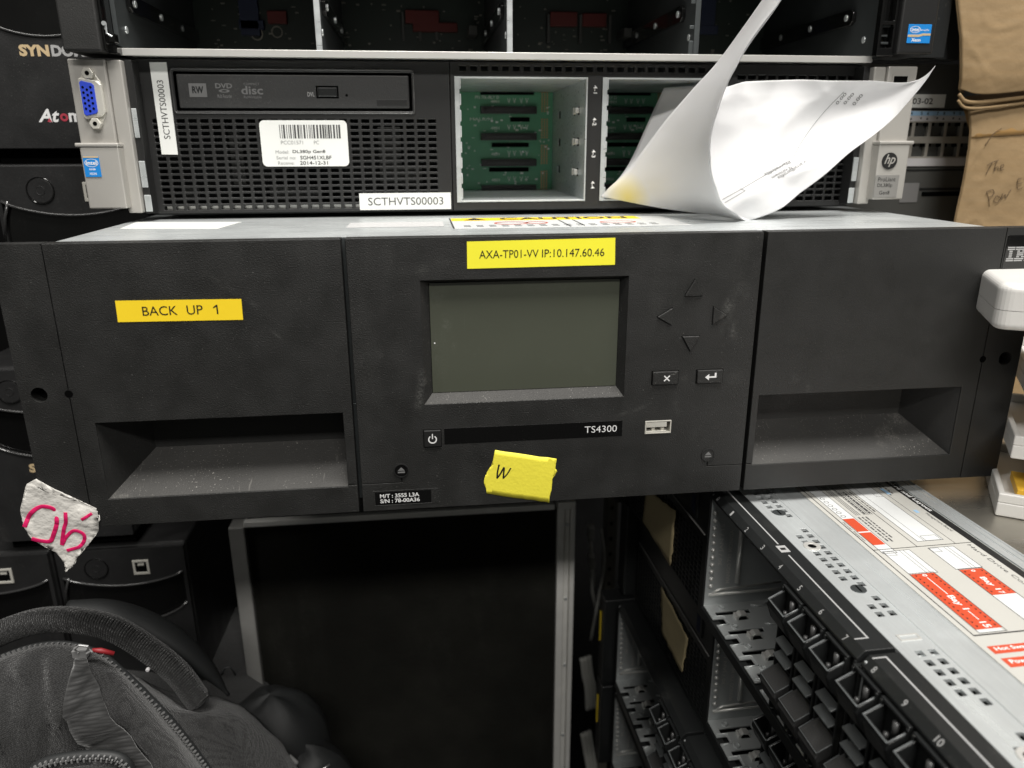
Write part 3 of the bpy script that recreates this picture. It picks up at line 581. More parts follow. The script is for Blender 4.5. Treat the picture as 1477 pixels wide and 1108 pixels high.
# drive cage section
A = [-42.3,-39.9,37.2,46.0,121.5,205.5]; Z = [134.9,139.3,208.9,211.9,214.5,216.4]
n_sl = 26
for i in range(n_sl): A += [-37+i*6.1, -37+i*6.1+3.9]
def ch_(a, z):
    if 139.3 < z < 208.9 and (-39.9 < a < 37.2 or 46.0 < a < 121.5): return True
    if 211.9 < z < 214.5:
        for i in range(n_sl):
            if -37+i*6.1 < a < -37+i*6.1+3.9: return True
    if a > 121.5 and gz1(a, z): return True
    return False
n2 = 12; p2 = 6.3; r2 = 3.7; x2 = 127.5; z2 = 138
for i in range(n2): A += [x2+i*p2, x2+i*p2+4.9]
for j in range(20): Z += [z2+j*r2, z2+j*r2+2.5]
def gz1(a, z):
    fa = (a-x2); fz = (z-z2)
    return 0 < fa < n2*p2 and 0 < fz < 20*r2 and fa % p2 < 4.9 and fz % r2 < 2.5
cg = G().plate(A, Z, ch_, 120, 122.2).build('cage_bezel','black_plain',srv,bev=0.25,seg=1)
G().box(-42,122,128,130,209.6,215.8).build('slot_backing','dark_steel',cg)
G().box(123,205,132,134,135.5,216).build('slot_backing','dark_interior',cg)
def drive_cage(x0, x1):
    z0, z1, yb = 139.4, 208.8, 233
    q = G(); q.box(x0,x0+0.9,119.2,yb,z0,z1); q.box(x0,x1,119.6,yb,z1-0.9,z1); q.box(x0,x1,119.6,yb,z0,z0+0.9)
    q.box(x0-0.2,x0+2.6,119.0,119.6,z0,z1)
    for k in range(8): q.box(x0+2.6,x0+3.4,119.0,119.6,z0+2+k*8.7,z0+8+k*8.7)
    c = q.build('drive_cage','steel',srv,bev=0.15)
    # right hand wall with three pairs of windows
    Yb = [119,137,146,150,157,195,200,210,yb]; Zb = [z0,153,158,171,176,189,194,z1]
    def hw(y, z): return (137 < y < 146 or 150 < y < 157 or 200 < y < 210) and (153 < z < 158 or 171 < z < 176 or 189 < z < 194)
    G().plate(Yb, Zb, hw, x1-0.9, x1, mp=YZ).build('side_wall','steel',c,bev=0.1)
    G().box(x1+0.5,x1+2.5,125,yb,z0,z1).build('wall_backing','dark_interior',c)
    t = G()
    for z in (155.5,173.5,191.5): t.box(x1-3.4,x1-0.9,137.5,141,z-1.4,z+1.6); t.box(x1-3,x1-0.9,146.2,149.8,z-1.8,z+2)
    t.build('retaining_tab','bright_metal',c,bev=0.4)
    pb = G().box(x0+1,x1-1,232,234,z0+1,z1-1).build('backplane','pcb',c)
    xc = x0+39.9
    for k, z in enumerate((195.5,177.5,159.5,141.2)):
        co = G().box(xc-16.5,xc+23.8,227,232,z-2.4,z+2.6); co.box(xc-13,xc+19,226.3,227,z-0.4,z+1.4)
        co.build('drive_connector','black_plain',pb,bev=0.3)
        t = G(); 
        for r in range(9):
            for cc in range(3): t.cyl((xc+28.2+cc*1.9, z-0.5+r*1.55),0.62,231.6,232,n=6)
        stuff(t.build('solder_points','gold',pb))
    t = G()
    for z, a, b in ((189.3,5,19.2),(171.8,-8.5,18.6),(154.6,-10.7,18.6),(207.4,-16.3,22.3)): t.box(xc+a,xc+b,231.5,232,z-1.5,z+1.6)
    t.build('vent_slot','deep_black',pb)
    t = G(); random.seed(5)
    for z in (201.2,183.2,165.2,147):
        for x in (4,8,13,17): t.text('V',xc+x-1,xc+x+1.2,z-1,z+2.6,231.8); 
        t.text('4801',xc-9,xc-3,z-0.6,z+1.2,231.8); 
    for _ in range(90):
        x = random.uniform(xc-28,xc+34); z = random.uniform(z0+4,z1-10); l = random.uniform(0.5,2.2); t.box(x,x+l,231.7,231.95,z,z+random.choice((0.35,0.8,1.2)))
    t.text('PN 70L-BLY D',xc-20,xc-3,203.2,205.4,231.7); t.text('MALR/N',xc-24,xc-8,188.6,190.6,231.7)
    stuff(t.build('board_print','white_print',pb))
    return c
drive_cage(-39.8,37.1); drive_cage(46.1,121.4)
t = G()
for s_, z in (('4-1',202.2),('4-2',184.5),('4-3',166.5),('4-4',148.5)): t.text(s_,40.7,42.9,z-2.0,z+2.4,119.9,rot=3,bold=0.01)
t.build('bay_number','white_print',cg)
# ears
for sgn in (-1,1):
    X = (lambda x: x) if sgn < 0 else (lambda x: -x-9.5)
    bx = lambda q, a, b, y0, y1, z0, z1: q.box(min(X(a),X(b)),max(X(a),X(b)),y0,y1,z0,z1)
    q = G(); bx(q,-239.4,-221.2,103.5,125,172.6,214.8); bx(q,-221.1,-213.8,105.5,125,136.6,214.6); bx(q,-238.4,-219.0,98.5,125,139.6,171.2)
    bx(q,-240.4,-218.6,97.8,125,171.3,173.4)
    e = q.build('server_ear','ear_metal',srv,bev=0.7)
    q = G(); bx(q,-213.6,-210.0,110,150,136,215); q = q.build('latch_strip','black_plain',e,bev=0.3)
    t = G(); bx(t,-213.4,-210.8,109.2,110,176,191); bx(t,-213.4,-210.2,109.0,110,150,164); bx(t,-213.2,-209.6,109.2,110,137,146); t.build('latch_window','steel',e,bev=0.3)
    if sgn < 0:
        # video socket
        vx, vz = -229.6, 195.4
        D = [(vx-3.4,vz+8.6),(vx+1.7,vz+7.4),(vx+2.5,vz+6.4),(vx+2.5,vz-6.4),(vx+1.7,vz-7.4),(vx-3.4,vz-8.6),(vx-4.4,vz-7.6),(vx-4.4,vz+7.6)]
        v = G().prism([(vx-5.2,vz+9.4),(vx-4.2,vz+10.2),(vx+4.0,vz+8.8),(vx+6.0,vz+6.8),(vx+6.0,vz-6.8),(vx+4.0,vz-8.8),(vx-4.2,vz-10.2),(vx-5.2,vz-9.4)],100.9,103.6).build('video_port','connector_metal',e,bev=0.8,seg=3)
        fl = G(); fl.prism([(vx-2.4,vz+13.6),(vx+2.2,vz+13.6),(vx+5.4,vz+8),(vx+5.4,vz-8),(vx+2.2,vz-13.6),(vx-2.4,vz-13.6),(vx-5.6,vz-8),(vx-5.6,vz+8)],102.9,103.6); fl.build('socket_flange','connector_metal',e,bev=0.3)
        bl = G().prism(D,100.2,101.5).build('socket_insert','vga_blue',v,bev=0.25)
        t = G()
        for c_ in range(3):
            for r_ in range(5): t.cyl((vx-2.9+c_*1.9, vz+5.4-r_*2.6-(1.2 if c_==1 else 0)),0.62,100.05,100.3,n=10)
        stuff(t.build('pin_hole','deep_black',v))
        for z in (vz+12.2, vz-12.4):
            o = G().cyl((vx+0.3,z),3.0,100.2,103.6,n=6).build('hex_post','connector_metal',e,bev=0.3)
            G().cyl((vx+0.3,z),1.1,100.05,100.4,n=12).build('thread_hole','deep_black',o)
        o = lab(G().box(-237.4,-229.4,98.1,98.4,156.2,166.8).build('processor_sticker','intel_blue',e),'small blue processor sticker')
        t = G(); t.text('intel',-236.0,-230.8,162.3,164.4,98.0,bold=0.02); t.ring((-233.4,163.3),3.1,3.4,98.0,98.06,sy=0.6); t.text('inside',-235,-231.8,159.6,160.8,98.0,bold=0.01); t.text('XEON',-235.2,-231.6,157.2,158.4,98.0,bold=0.01); t.build('sticker_text','white_print',o)
        G().box(-237.3,-229.5,98.0,98.08,165.9,166.75).build('foil_strip','gold_print',o)
    else:
        cx = -(-228.8)-9.5-1.2
        o = G().cyl((216.9,162.0),4.8,97.95,98.45,n=36).build('round_logo','ink',e)
        t = G(); t.text('hp',213.6,220.4,158.6,165.8,97.85,shear=0.35,bold=0.01); t.build('logo_letters','ear_metal',o)
        o = G().box(209.6,224.6,98.1,98.45,140.9,154.0).build('model_plate','plate_metal',e,bev=0.3)
        t = G(); t.text('ProLiant',211.2,222.4,150.2,152.6,98.0); t.text('DL380p',211.2,220.8,146.4,149.0,98.0); t.text('Gen8',213,219.6,142.6,144.8,98.0); t.build('plate_text','ink',o)
        o = G().plate([214.6,215.4,224.0,224.8],[199.4,200.2,209.4,210.2],lambda a,z:215.4<a<224.0 and 200.2<z<209.4,102.9,103.5).build('port_frame','ear_metal',e)
        G().box(215.4,224.0,103.0,103.4,200.2,209.4).build('port_opening','deep_black',e)
        G().prism([(206.4,203),(208.4,203),(207.4,205.4)],105.2,105.45).build('arrow_mark','ink',e)

# ------------------------------------------------------------------ open server on top
up = thing('open_server','open black server chassis with four empty drive bays, topmost in the rack','server')
up.location = (0,0,0)
q = G(); q.box(-215.5,205,110,420,217.6,219.2); q.box(-214.5,204,109.2,110,217.0,220.6); q.build('floor_plate','bright_metal',up,bev=0.25)
q = G(); q.box(-215.5,208,110,420,304,306); q.build('top_plate','dark_steel',up)
G().box(-216.5,-214.2,110,420,219.3,304).build('side_wall','dark_steel',up); G().box(204.6,207.2,110,420,219.3,304).build('side_wall','dark_steel',up)
for x in (-112.6,-9.2,97.6):
    o = G().box(x-0.8,x+0.8,113,262,219.3,304).build('bay_divider','dark_steel',up)
    q = G(); q.box(x-1.6,x+1.6,111.2,113,219.3,304)
    if x > 0: q.box(x-4.2,x-1.0,112,113,219.3,228); q.box(x-4.2,x-1.0,112,113,234,236); q.box(x-4.2,x-1,112,113,247,256)
    q.build('divider_edge','steel' if x < 90 else 'dark_steel',o,bev=0.3)
def rail(xw, sgn, y0, name='slide_rail'):
    # dark slide rail bolted on a wall, sgn = direction it stands proud
    x0, x1 = sorted((xw, xw+sgn*2.5))
    pr_ = [(y0,242.5),(y0+3,240.5),(y0+150,240.5),(y0+150,249.5),(y0+3,249.5),(y0,247.5)]
    o = G().prism(pr_, x0, x1, mp=YZ).build(name,'gloss_black',up,bev=0.4)
    for y in (y0+7,y0+52,y0+95): G().cyl((y,245.2),1.9,xw+sgn*2.5 if sgn>0 else xw-3.2,xw+3.2 if sgn>0 else xw-2.5,n=14,mp=YZ).build('rivet','steel',o,bev=0.3)
    o2 = G().cyl((121.5,230.8),1.9,min(xw,xw+sgn*0.8),max(xw,xw+sgn*0.8),n=14,mp=YZ).build('rivet','steel',up,bev=0.3)
rail(-214.2,1,127); rail(204.6,-1,133); rail(96.8,-1,130); rail(-111.8,1,127); rail(-10.0,-1,130)
bk = G().box(-214,204.5,263,265,219.3,304).build('backplane','dark_pcb',up)
for a, b, z0, z1, m in ((-67,-43,255.5,264,'dim_red'),(-62,-30,250,256,'dim_red'),(38,58,255,264.5,'dim_red'),(62,80,255,264,'dim_red'),(-182,-169,246,275,'dim_blue'),(-183,-166,250,256,'dim_blue'),(146,166,251,257,'dim_blue'),(152,163,257,275,'dim_blue'),
                         (-163,-150,254,262,'dim_red')):
    G().box(a,b,258,262.8,z0,z1).build('inner_part',m,bk,bev=0.4)
t = G()
for x in (-70,-58,-46,36,60,82): t.box(x,x+2,259,262.9,244,263)
for x in (-20,92): t.box(x-3,x+3,240,262,246,252)
stuff(t.build('inner_bracket','unit_grey',bk,bev=0.3))
t = G(); t.ring((-172,247.5),3.4,4.3,262.2,262.8); t.box(-174.5,-169.5,262.2,262.8,247,248); t.ring((-158,249),3.2,3.9,262.2,262.8); random.seed(9)
for _ in range(160):
    x = random.uniform(-205,200); z = random.uniform(236,275); t.box(x,x+random.uniform(0.5,3),262.4,262.9,z,z+random.uniform(0.3,1.2))
stuff(t.build('board_print','tan_metal',bk))
for k, (a, b) in enumerate(((-195,-137),(-97,-33),(13,73),(136,180))):
    n = 5
    for i in range(n):
        w_ = (b-a)/n; G().box(a+i*w_+0.8,a+(i+1)*w_-0.8,114,118.5,219.3,220.7).build('floor_tab','bright_metal',up,bev=0.2)
# ears of the open server
q = G(); q.box(-236.6,-218.2,94,130,217.4,305); e = q.build('server_ear','black_side_grain',up,bev=1.0,seg=3)
q = G(); q.box(-218.0,-216.7,97,130,218,305); q.box(-217.8,-213.6,102,112,217.2,221.5); q.box(-217.6,-213.2,100,106,222,226.5); q.build('latch','gloss_black',e,bev=0.5)
t = G(); t.tube([(-216.6,98,228),(-215.4,97,230.5),(-215.6,97,226),(-213.4,97.5,224.6)],0.5,6); t.cyl((-216.2,230.6),1.1,96.4,97.6,n=10); t.build('latch_spring','steel',e)
q = G(); q.box(210.6,232.4,96,130,220.6,305); e = q.build('server_ear','black_plain',up,bev=1.2,seg=3)
q = G(); q.plate([200.2,202,208.6,210.5],[219.6,224,236,238,304],lambda a,z:202<a<208.6 and (224<z<236 or 238<z<304),99,104); q.box(202,208,104,106,222,304); q.build('latch','gloss_black',e,bev=0.4)
t = G(); t.box(203,207.5,100.5,104,226,227.2); t.box(202.6,208,101,103,235,236.4); t.box(203,206.6,100.8,103,230,231); t.build('latch_spring','dark_steel',e,bev=0.2)
o = lab(G().box(215.4,229.4,95.6,95.9,226.2,236.0).build('processor_sticker','intel_blue',e,bev=0.1),'small blue and gold processor sticker')
t = G(); t.text('intel',217.4,221.8,232.3,234.2,95.5,bold=0.02); t.ring((219.6,233.2),2.9,3.2,95.5,95.56,sy=0.55); t.text('inside',223,228,232.6,233.6,95.5); t.text('Xeon',218,223.6,227.0,228.8,95.5,bold=0.02); t.build('sticker_text','white_print',o)
t = G(); t.prism([(215.6,229.4),(222,229.4),(225,230.2),(229.2,230.2),(229.2,231.3),(224.6,231.3),(222,230.6),(215.6,230.6)],95.48,95.58); t.build('gold_band','gold_print',o)

# ------------------------------------------------------------------ black back-up power units stacked at the left
UG = 'stacked power supply units'
def make_ups(label, loc, H=126):
    r = thing('power_supply_unit', label, 'power unit', loc, 0, UG)
    W = 89
    G().box(-W/2,W/2,4,300,0,H).build('body','ups_black',r,bev=2)
    G().box(-W/2+3,W/2-3,9,296,-8.2,-0.1).build('gap_shade_block','deep_black',r)  # black filler that puts shade into the gap below the unit
    # front: top band, framed glossy window, text field
    fr = []
    def arc(z, dz, n=16, ins=4): return [(-W/2+ins+(W-2*ins)*i/n, z-dz*math.sin(math.pi*i/n)**0.7) for i in range(n+1)]
    top = arc(H-22,9,ins=3); bot = arc(H-48,15,ins=3)
    # frame: outer rectangle minus window, made as strips above and below
    q = G()
    N_ = 16
    for (lo, hi, yy) in ((top, [(a,H-1.5) for a,_ in top], (0.3,4)), ([(a,0.8) for a,_ in bot], bot, (0.3,4))):
        for i in range(N_):
            q.prism([lo[i],lo[i+1],hi[i+1],hi[i]], yy[0], yy[1])
    q.box(-W/2+0.5,-W/2+3,0.3,4,0.8,H-1.5); q.box(W/2-3,W/2-0.5,0.3,4,0.8,H-1.5)
    f = q.build('front_frame','ups_black',r)
    G().box(-W/2+3,W/2-3,2.4,4,H-66,H-20).build('glossy_window','ups_window',r)
    t = G(); t.tube([(a,0.2,z) for a,z in top],0.9,8); t.tube([(a,0.2,z) for a,z in bot],0.9,8); t.build('window_trim','trim_gloss',f,smooth=True)
    t = G(); t.tube([(-W/2+1.2,0.4,H-46),(-W/2+3.5,0.2,H-32),(-W/2+7,0.1,H-22)],0.9,6); t.build('window_trim','trim_gloss',f,smooth=True)
    b = G(); b.ring((-17.5,H-15.8),7.6,8.3,-0.5,1.2,n=40); b = b.build('power_button','gloss_black',r,bev=0.2)
    q = G(); q.cyl((-17.5,H-15.8),7.4,-0.3,1,n=40); q.ring((-17.5,H-15.8),2.4,2.8,-0.5,-0.2); q.build('button_cap','ups_black',b,bev=0.3)
    u = G(); u.plate([7.6,9.3,17.2,18.9],[H-22.6,H-20.8,H-12.6,H-10.9],lambda a,z:9.3<a<17.2 and H-20.8<z<H-12.6,-0.4,1.5); u = u.build('usb_port','connector_metal',r,bev=0.2)
    G().box(9.3,17.2,0.25,0.8,H-20.8,H-12.6).build('port_opening','deep_black',u)
    G().box(11,15.4,-0.1,0.24,H-15.4,H-13.6).build('port_tongue','connector_metal',u)
    t = G(); t.text('SYN',-15.4,1.2,H-73.8,H-67.4,0.12,bold=0.05); t.build('brand_lettering','gold_print',f)
    t = G(); t.text('DOME',2.4,25,H-73.8,H-67.4,0.12,bold=0.05); t.build('brand_lettering','grey_print',f)
    t = G(); t.text('At',-11.6,0.8,H-110.4,H-102.8,0.12,shear=0.3,bold=0.03); t.text('m',6.0,13.0,H-110.2,H-105.0,0.12,bold=0.03); t.build('brand_lettering','white_print',f)
    t = G(); t.ring((3.3,H-107.6),1.0,2.3,0.1,0.2); t.prism([(-6.6,H-110.2),(-4.0,H-110.2),(-5.2,H-107.6)],0.1,0.2); t.build('brand_lettering','pink_print',f)
    return r
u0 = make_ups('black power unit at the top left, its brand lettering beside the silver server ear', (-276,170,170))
def ups_copy(label, loc):
    c = dup(u0, None); c['label'] = label; c.location = [a*S for a in loc]
    if loc[2] < -200:      # the low units carry no lettering that can be seen
        for f_ in list(c.children_recursive):
            if f_.name.startswith('brand_lettering'): bpy.data.objects.remove(f_)
    return c
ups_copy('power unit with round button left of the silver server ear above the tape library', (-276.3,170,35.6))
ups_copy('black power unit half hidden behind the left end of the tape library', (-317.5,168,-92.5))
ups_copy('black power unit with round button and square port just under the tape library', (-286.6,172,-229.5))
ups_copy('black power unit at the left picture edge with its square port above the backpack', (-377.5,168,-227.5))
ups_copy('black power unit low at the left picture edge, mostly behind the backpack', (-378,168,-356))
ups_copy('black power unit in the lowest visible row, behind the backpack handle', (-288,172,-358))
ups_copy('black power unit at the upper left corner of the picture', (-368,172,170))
for k,(x,z,y) in enumerate(((-372,35,170),(-408,-92,168))):
    pass

# ------------------------------------------------------------------ dark panel with an aluminium frame
pn = thing('framed_panel','black felt-like panel in a thin aluminium frame under the tape library','panel', (-85,203,-620))
pn.location = (0,0,0)
G().box(-207,38,201.5,210,-618,-107).build('panel_board','felt_black',pn,bev=0.5)
G().box(-216.4,-204.6,196,212,-618,-105.5).build('frame_post','dim_alu',pn,bev=1)
q = G(); q.box(38.2,44.2,196.5,212,-618,-106); q.box(44.6,48.6,199,212,-618,-106); q.box(49,53,196.5,212,-618,-106)
q = q.build('frame_post','alu',pn,bev=0.8)
for z in (-121,-190,-256,-330,-400): G().cyl((46.6,z),1.2,197.6,199.2,n=12).build('rivet','steel',q)
G().box(-205,36,197,203,-106.6,-101.6).build('frame_rail','alu',pn,bev=0.8)
G().box(38.4,52.6,195,205,-105.9,-99.5).build('corner_plate','alu',pn,bev=0.8)

# ------------------------------------------------------------------ servers stacked at the lower right, their fronts facing left
RZ = math.radians(-88.6543)
P17 = 17.434
def side_server(label, off, du, cage0, empty, tape=None, label_top=False, h=80, mesh=True, ear_yellow=False, nside=2, detail=True):
    """local x runs along the front, y into the unit, z = 0 is the top; off = (x,y,z) world of the front top corner"""
    r = thing('drive_server', label, 'server', off, RZ)
    X0 = -168; X1 = 292
    # body: floor, roof plates
    G().box(X0+16,X1,112,620,-h,0).build('chassis','lid_steel' if label_top else 'dark_steel',r,bev=0.8)
    if label_top:
        A = [X0+16,X1]; Bk = [15.2,31]
        hs = []
        for base in (cage0+5.4, cage0+141.6, cage0-132):
            for k in range(22):
                u = base+k*5.3
                if k in (6,7,18): continue
                hs.append((u,27.4))
                if k not in (5,8,17,19): hs.append((u+0.1,22))
        for u, v in hs: A += [u-1.7,u+1.7]
        Bk += [20.6,23.5,26.0,28.9]
        hset = [(u-1.7,u+1.7,v-1.4,v+1.5) for u,v in hs]
        def hh(a,b): return any(x0<a<x1 and y0<b<y1 for x0,x1,y0,y1 in hset)
        o = G().plate(A,Bk,hh,-1.6,0,mp=UV_TOP).build('perforated_strip','zinc',r,bev=0.15,seg=1)
        G().box(X0+16,X1,15.5,31,-3.4,-2.6).build('inner_plate','deep_black',o)
        for u in (cage0+28.5, cage0+99, cage0+236): 
            q = G(); q.cyl((u,24),3.3,-0.5,0.25,n=24,mp=UV_TOP); q = q.build('screw','dark_steel',o,bev=0.3); G().box(u-2.4,u+2.4,23.6,24.4,0.2,0.3).build('screw_slot','deep_black',q)
        for u in (cage0+62.8, cage0+192): 
            q = G(); q.ring((u,23),1.9,4.0,-0.2,0.45,n=24,mp=UV_TOP); q = q.build('guide_eyelet','bright_metal',o,bev=0.4); G().cyl((u,23),1.9,-0.3,0.05,n=20,mp=UV_TOP).build('eyelet_hole','deep_black',q)
        q = G(); q.plate([cage0+130.6,cage0+131.2,cage0+133.6,cage0+134.2],[19.6,20.2,27.6,28.2],lambda a,b:cage0+131.2<a<cage0+133.6 and 20.2<b<27.6,0,0.4,mp=UV_TOP); q.build('embossed_slot','bright_metal',o)
        # rolled ridge, flat strip, label, lid
        q = G(); q.box(X0+16,X1,31.3,46,-3,-0.2); q.tube([(X0+16,31.4,-0.1),(X1,31.4,-0.1)],0.5,8); q.build('rolled_edge','zinc',r,bev=0.2)
        q = G(); q.box(X0+16,X1,46.1,113,-3,-0.25); q.box(X0+16,X1,104.5,112.6,-0.2,0.55); q.tube([(X0+16,113,0.2),(X1,113,0.2)],0.9,8); q.tube([(X0+16,109.5,0.4),(X1,109.5,0.4)],0.5,8); q.build('lid_edge','steel',r,bev=0.3)
        t = G().cyl((47.5,140.5),1.7,-0.2,0.12,n=16,mp=UV_TOP); t.build('lid_hole','deep_black',r)
        t = G(); t.box(X0+16,X1,207,208.2,-0.2,0.3); t.box(X0+16,X1,300,301.2,-0.2,0.3); t.build('lid_seam','dark_interior',r)
        lb = lab(G().box(-120,196,46.6,103.9,-0.2,0.05).build('layout_label','label_grey',r),'printed label with drive bay diagrams')
        T_ = lambda name, m: t.build(name, m, lb)
        t = G(); t.box(-120,196,99.4,103.6,0.08,0.12)
        t.box(-120,130.3,48.9,49.35,0.08,0.12); t.box(129.6,130.3,49,99.4,0.08,0.12); t.box(65.0,65.4,49,99.4,0.09,0.13)
        def rect(a0,a1,b0,b1,wd=0.3,z=0.1): 
            t.box(a0,a1,b0,b0+wd,z,z+.03); t.box(a0,a1,b1-wd,b1,z,z+.03); t.box(a0,a0+wd,b0,b1,z+.005,z+.035); t.box(a1-wd,a1,b0,b1,z+.005,z+.035)
        t.box(-60,65,71.2,71.5,0.08,0.12); t.box(-60,65,91.0,91.2,0.08,0.12)
        T_('printed_lines','ink')
        t = G(); z=0.13
        t.box(-20,61,74.4,88.0,0.07,0.1); t.box(67,87,52.2,66.0,0.07,0.1); t.box(67,86,75.2,88.4,0.07,0.1); t.box(106.4,190,76.3,87.3,0.07,0.1); t.box(-10,69,51.6,58.6,0.065,0.09); t.box(126.8,128.6,52.4,62.8,0.07,0.1)
        T_('white_field','label_white')
        t = G(); rect(-20,61,74.4,88.0); rect(67,87,52.2,66.0); rect(67,86,75.2,88.4); rect(86,129,52.2,64.2); rect(86,190,76,87.8); rect(-10,69,51.6,58.8)
        t.box(67,87,60.6,60.8,0.11,0.13); t.box(67,87,62.6,62.8,0.11,0.13); t.box(67,86,83.2,83.4,0.11,0.13); t.box(67,86,85,85.2,0.11,0.13); rect(67.5,71,52.5,57.5,.2); rect(67.5,71,75.5,80,.2)
        t.box(-20,61,78,78.2,.11,.13); rect(56,60.8,79,87,.25); rect(10,14,84,88,.2)
        for k in range(9): t.box(-2+k*0.1,32,61+k*1.1,61.35+k*1.1,0.09,0.12) if k not in (3,) else None
        t.text('Hard Drive Configuration',67,123,94.0,96.6,0.12,mp=UV_TOP,fn=lambda a,b:(a,b+0.8,0.12)); t.text('Power Supplies',38,57,49.6,50.9,0.12,mp=UV_TOP)
        t.text('Management Board',35,54,96.6,98.6,0.12,mp=UV_TOP)
        t.ring((149,57),1.8,2.2,0.1,0.13,mp=UV_TOP)
        T_('printed_lines','grey_ink')
        t = G(); random.seed(12)
        for k in range(7):
            y = 72.8-k*0 
        for r0,(a,b,v0) in enumerate(((0,30,66),(34,56,60.6),(34,56,62.6),(34,56,64.6),(-30,12,92.4),(-30,12,94.6),(6,30,72.6),(6,30,69))):
            x = a
            while x < b: l = random.uniform(1,3.5); t.box(x,x+l,v0,v0+0.8,0.09,0.12); x += l+0.7
        for k in range(6): t.ring((12+k*4,54.0),1.0,1.3,0.1,0.13,mp=UV_TOP,n=12)
        stuff(T_('small_print','grey_ink'))
        for rf in ((34.8,48,52,58),(49.2,61,51.8,58),(86.6,126.7,52.6,63.8),(86.6,106.3,76.4,87.4),(136.6,141.0,49,85),(143.6,148.6,49,85)):
            t = G(); t.box(rf[0],rf[1],rf[2],rf[3],0.1,0.13); T_('red_field','label_red')
        t = G()
        t = G(); fl = lambda s0: (lambda a,b:(a, s0-b, 0.16))
        fx = lambda a0,a1,b0,b1,s_,bo=0.02: t.text(s_,a0,a1,b0,b1,bold=bo,fn=lambda a,b:(a, b, 0.17))
        fx(104,114,56.2,60.0,'Bay 1'); fx(93.2,103,80.0,83.4,'Bay 1'); fx(87.6,89.2,57.4,59.6,'0'); fx(122.4,126,57.2,60.2,'15'); fx(87.4,88.8,81,83,'0'); fx(104.2,105.8,80.6,83,'7')
        t.box(90,103,58.2,58.6,0.15,0.17); t.box(115,121,58.2,58.6,0.15,0.17)
        t.text('Hot Swap',0,1,0,1,bold=0.02,fn=lambda a,b:(137.4+(1-b)*2.6, 51+a*14, 0.17)); t.text('Power Supply',0,1,0,1,bold=0.02,fn=lambda a,b:(144.6+(1-b)*2.9, 51+a*20, 0.17))
        t.text('System Board and Layout',-22,33.5,100.2,103.0,bold=0.02,fn=lambda a,b:(a,b,0.17))
        stuff(T_('white_lettering','white_print'))
        t = G()
        for k in range(15):
            for y in (54.2,62.0): t.prism([(87.6+k*2.6,y),(89+k*2.6,y),(88.3+k*2.6,y+0.9)],0.14,0.16,UV_TOP)
        for k in range(7):
            for y in (77.6,85.8): t.prism([(87.6+k*2.6,y),(89+k*2.6,y),(88.3+k*2.6,y+0.9)],0.14,0.16,UV_TOP)
        stuff(T_('tick_mark','ink'))
        t = G(); t.box(5,12,91.6,93.6,0.1,0.13); t.box(31,34,93,95,0.1,0.13); T_('blue_field','led_blue')
        G().box(X0+16,X1,98,112,-h+1,-9).build('inner_block','deep_black',r)
    else:
        q = G(); q.box(X0+16,X1,15.2,112,-1.4,0); q.build('roof_plate','dark_steel',r,bev=0.3)
        G().box(X0+16,X1,100,112,-h+1,-2).build('inner_block','deep_black',r)
    # cages
    xs = [cage0, cage0+141.5] if nside == 2 else [cage0+139.7*i for i in range(nside)]
    if label_top is False or True:
        for ci, c0 in enumerate(xs):
            c1 = c0+135
            # plastic strip over the cage
            q = G(); q.prism([(0,-4.4),(0,-3.2),(3.0,0),(15,0),(15,-4.4)], c0-1.8, c1+2.4, mp=lambda a,b,c:(c,a,b))
            f = q.build('bay_frame','black_satin',r,bev=0.25)
            t = G(); zt = 0.02
            t.box(c0+0.6,c0+58.6,8.0,8.7,zt,zt+.05); t.box(c0+68.6,c0+130.6,8.0,8.7,zt,zt+.05); t.box(c0+130.0,c0+130.6,2.9,8.0,zt,zt+.05); t.box(c0,c0+.6,2.9,8.7,zt,zt+.05)
            t.prism([(c0+60,6.2),(c0+66,6.2),(c0+66,10.8),(c0+60,10.8)],zt,zt+.05,UV_TOP); t.build('bay_line','grey_print',f) if mesh else None
            t = G(); t.text(str(ci+1),c0+62,c0+64,7.2,9.8,0.1,mp=UV_TOP,rot=0,bold=0.02); t.build('bay_mark','ink',f) if mesh else None
            t = G()
            for i in range(8):
                u = c0+5.2+i*P17*0.998+ (0 if ci==0 else -1)
                t.text(str(ci*8+i),u-(0.75 if ci*8+i<10 else 1.5),u+(0.75 if ci*8+i<10 else 1.5),0,1,bold=0.01,fn=lambda a,b:(a,0.5+b*1.9-0.1,-2.7+b*2.03+0.05))
            t.build('slot_number','number_print',f) if mesh else None
            # metal cage
            w1 = 96
            q = G(); q.box(c0-0.9,c0,0.6,w1,-h+6,-1.6); q.box(c1-0.6,c1+0.9,3,w1,-h+6,-2); q.box(c0-1,c1+1,4,w1,-4.6,-3.9)
            cg_ = q.build('drive_cage','cage_steel',r,bev=0.2)
            zf = -h+9
            if ci == 0:
                t = G()
                for k in range(11): 
                    cc = (2.9+k*0.1, -13.2-k*4.6); t.cyl(cc,1.5,c0,c0+1.0,n=12,mp=YZ,r1=0.7)
                stuff(t.build('embossed_dots','bright_metal',cg_,smooth=True))
                q = G(); q.tube([(c0+0.1,19,-5),(c0+0.1,19.3,-58)],1.5,8); q.tube([(c0+0.2,3,-64.5),(c0+0.2,60,-64.5)],0.9,6); q.tube([(c0+0.2,5,-63.5),(c0+0.2,9,-61.6),(c0+0.2,46,-60)],0.7,6); q.build('pressed_rib','bright_metal',cg_,smooth=True)
                t = G(); t.text('30 / JAN / 15',6.8,9.6,-46,-20,c0+0.15,mp=YZ,rot=1,bold=0.03); t.text('MANGO 730 MON/GA',12.2,14.6,-58,-24,c0+0.15,mp=YZ,rot=1,bold=0.03); t.build('stamped_text','bright_metal',cg_)
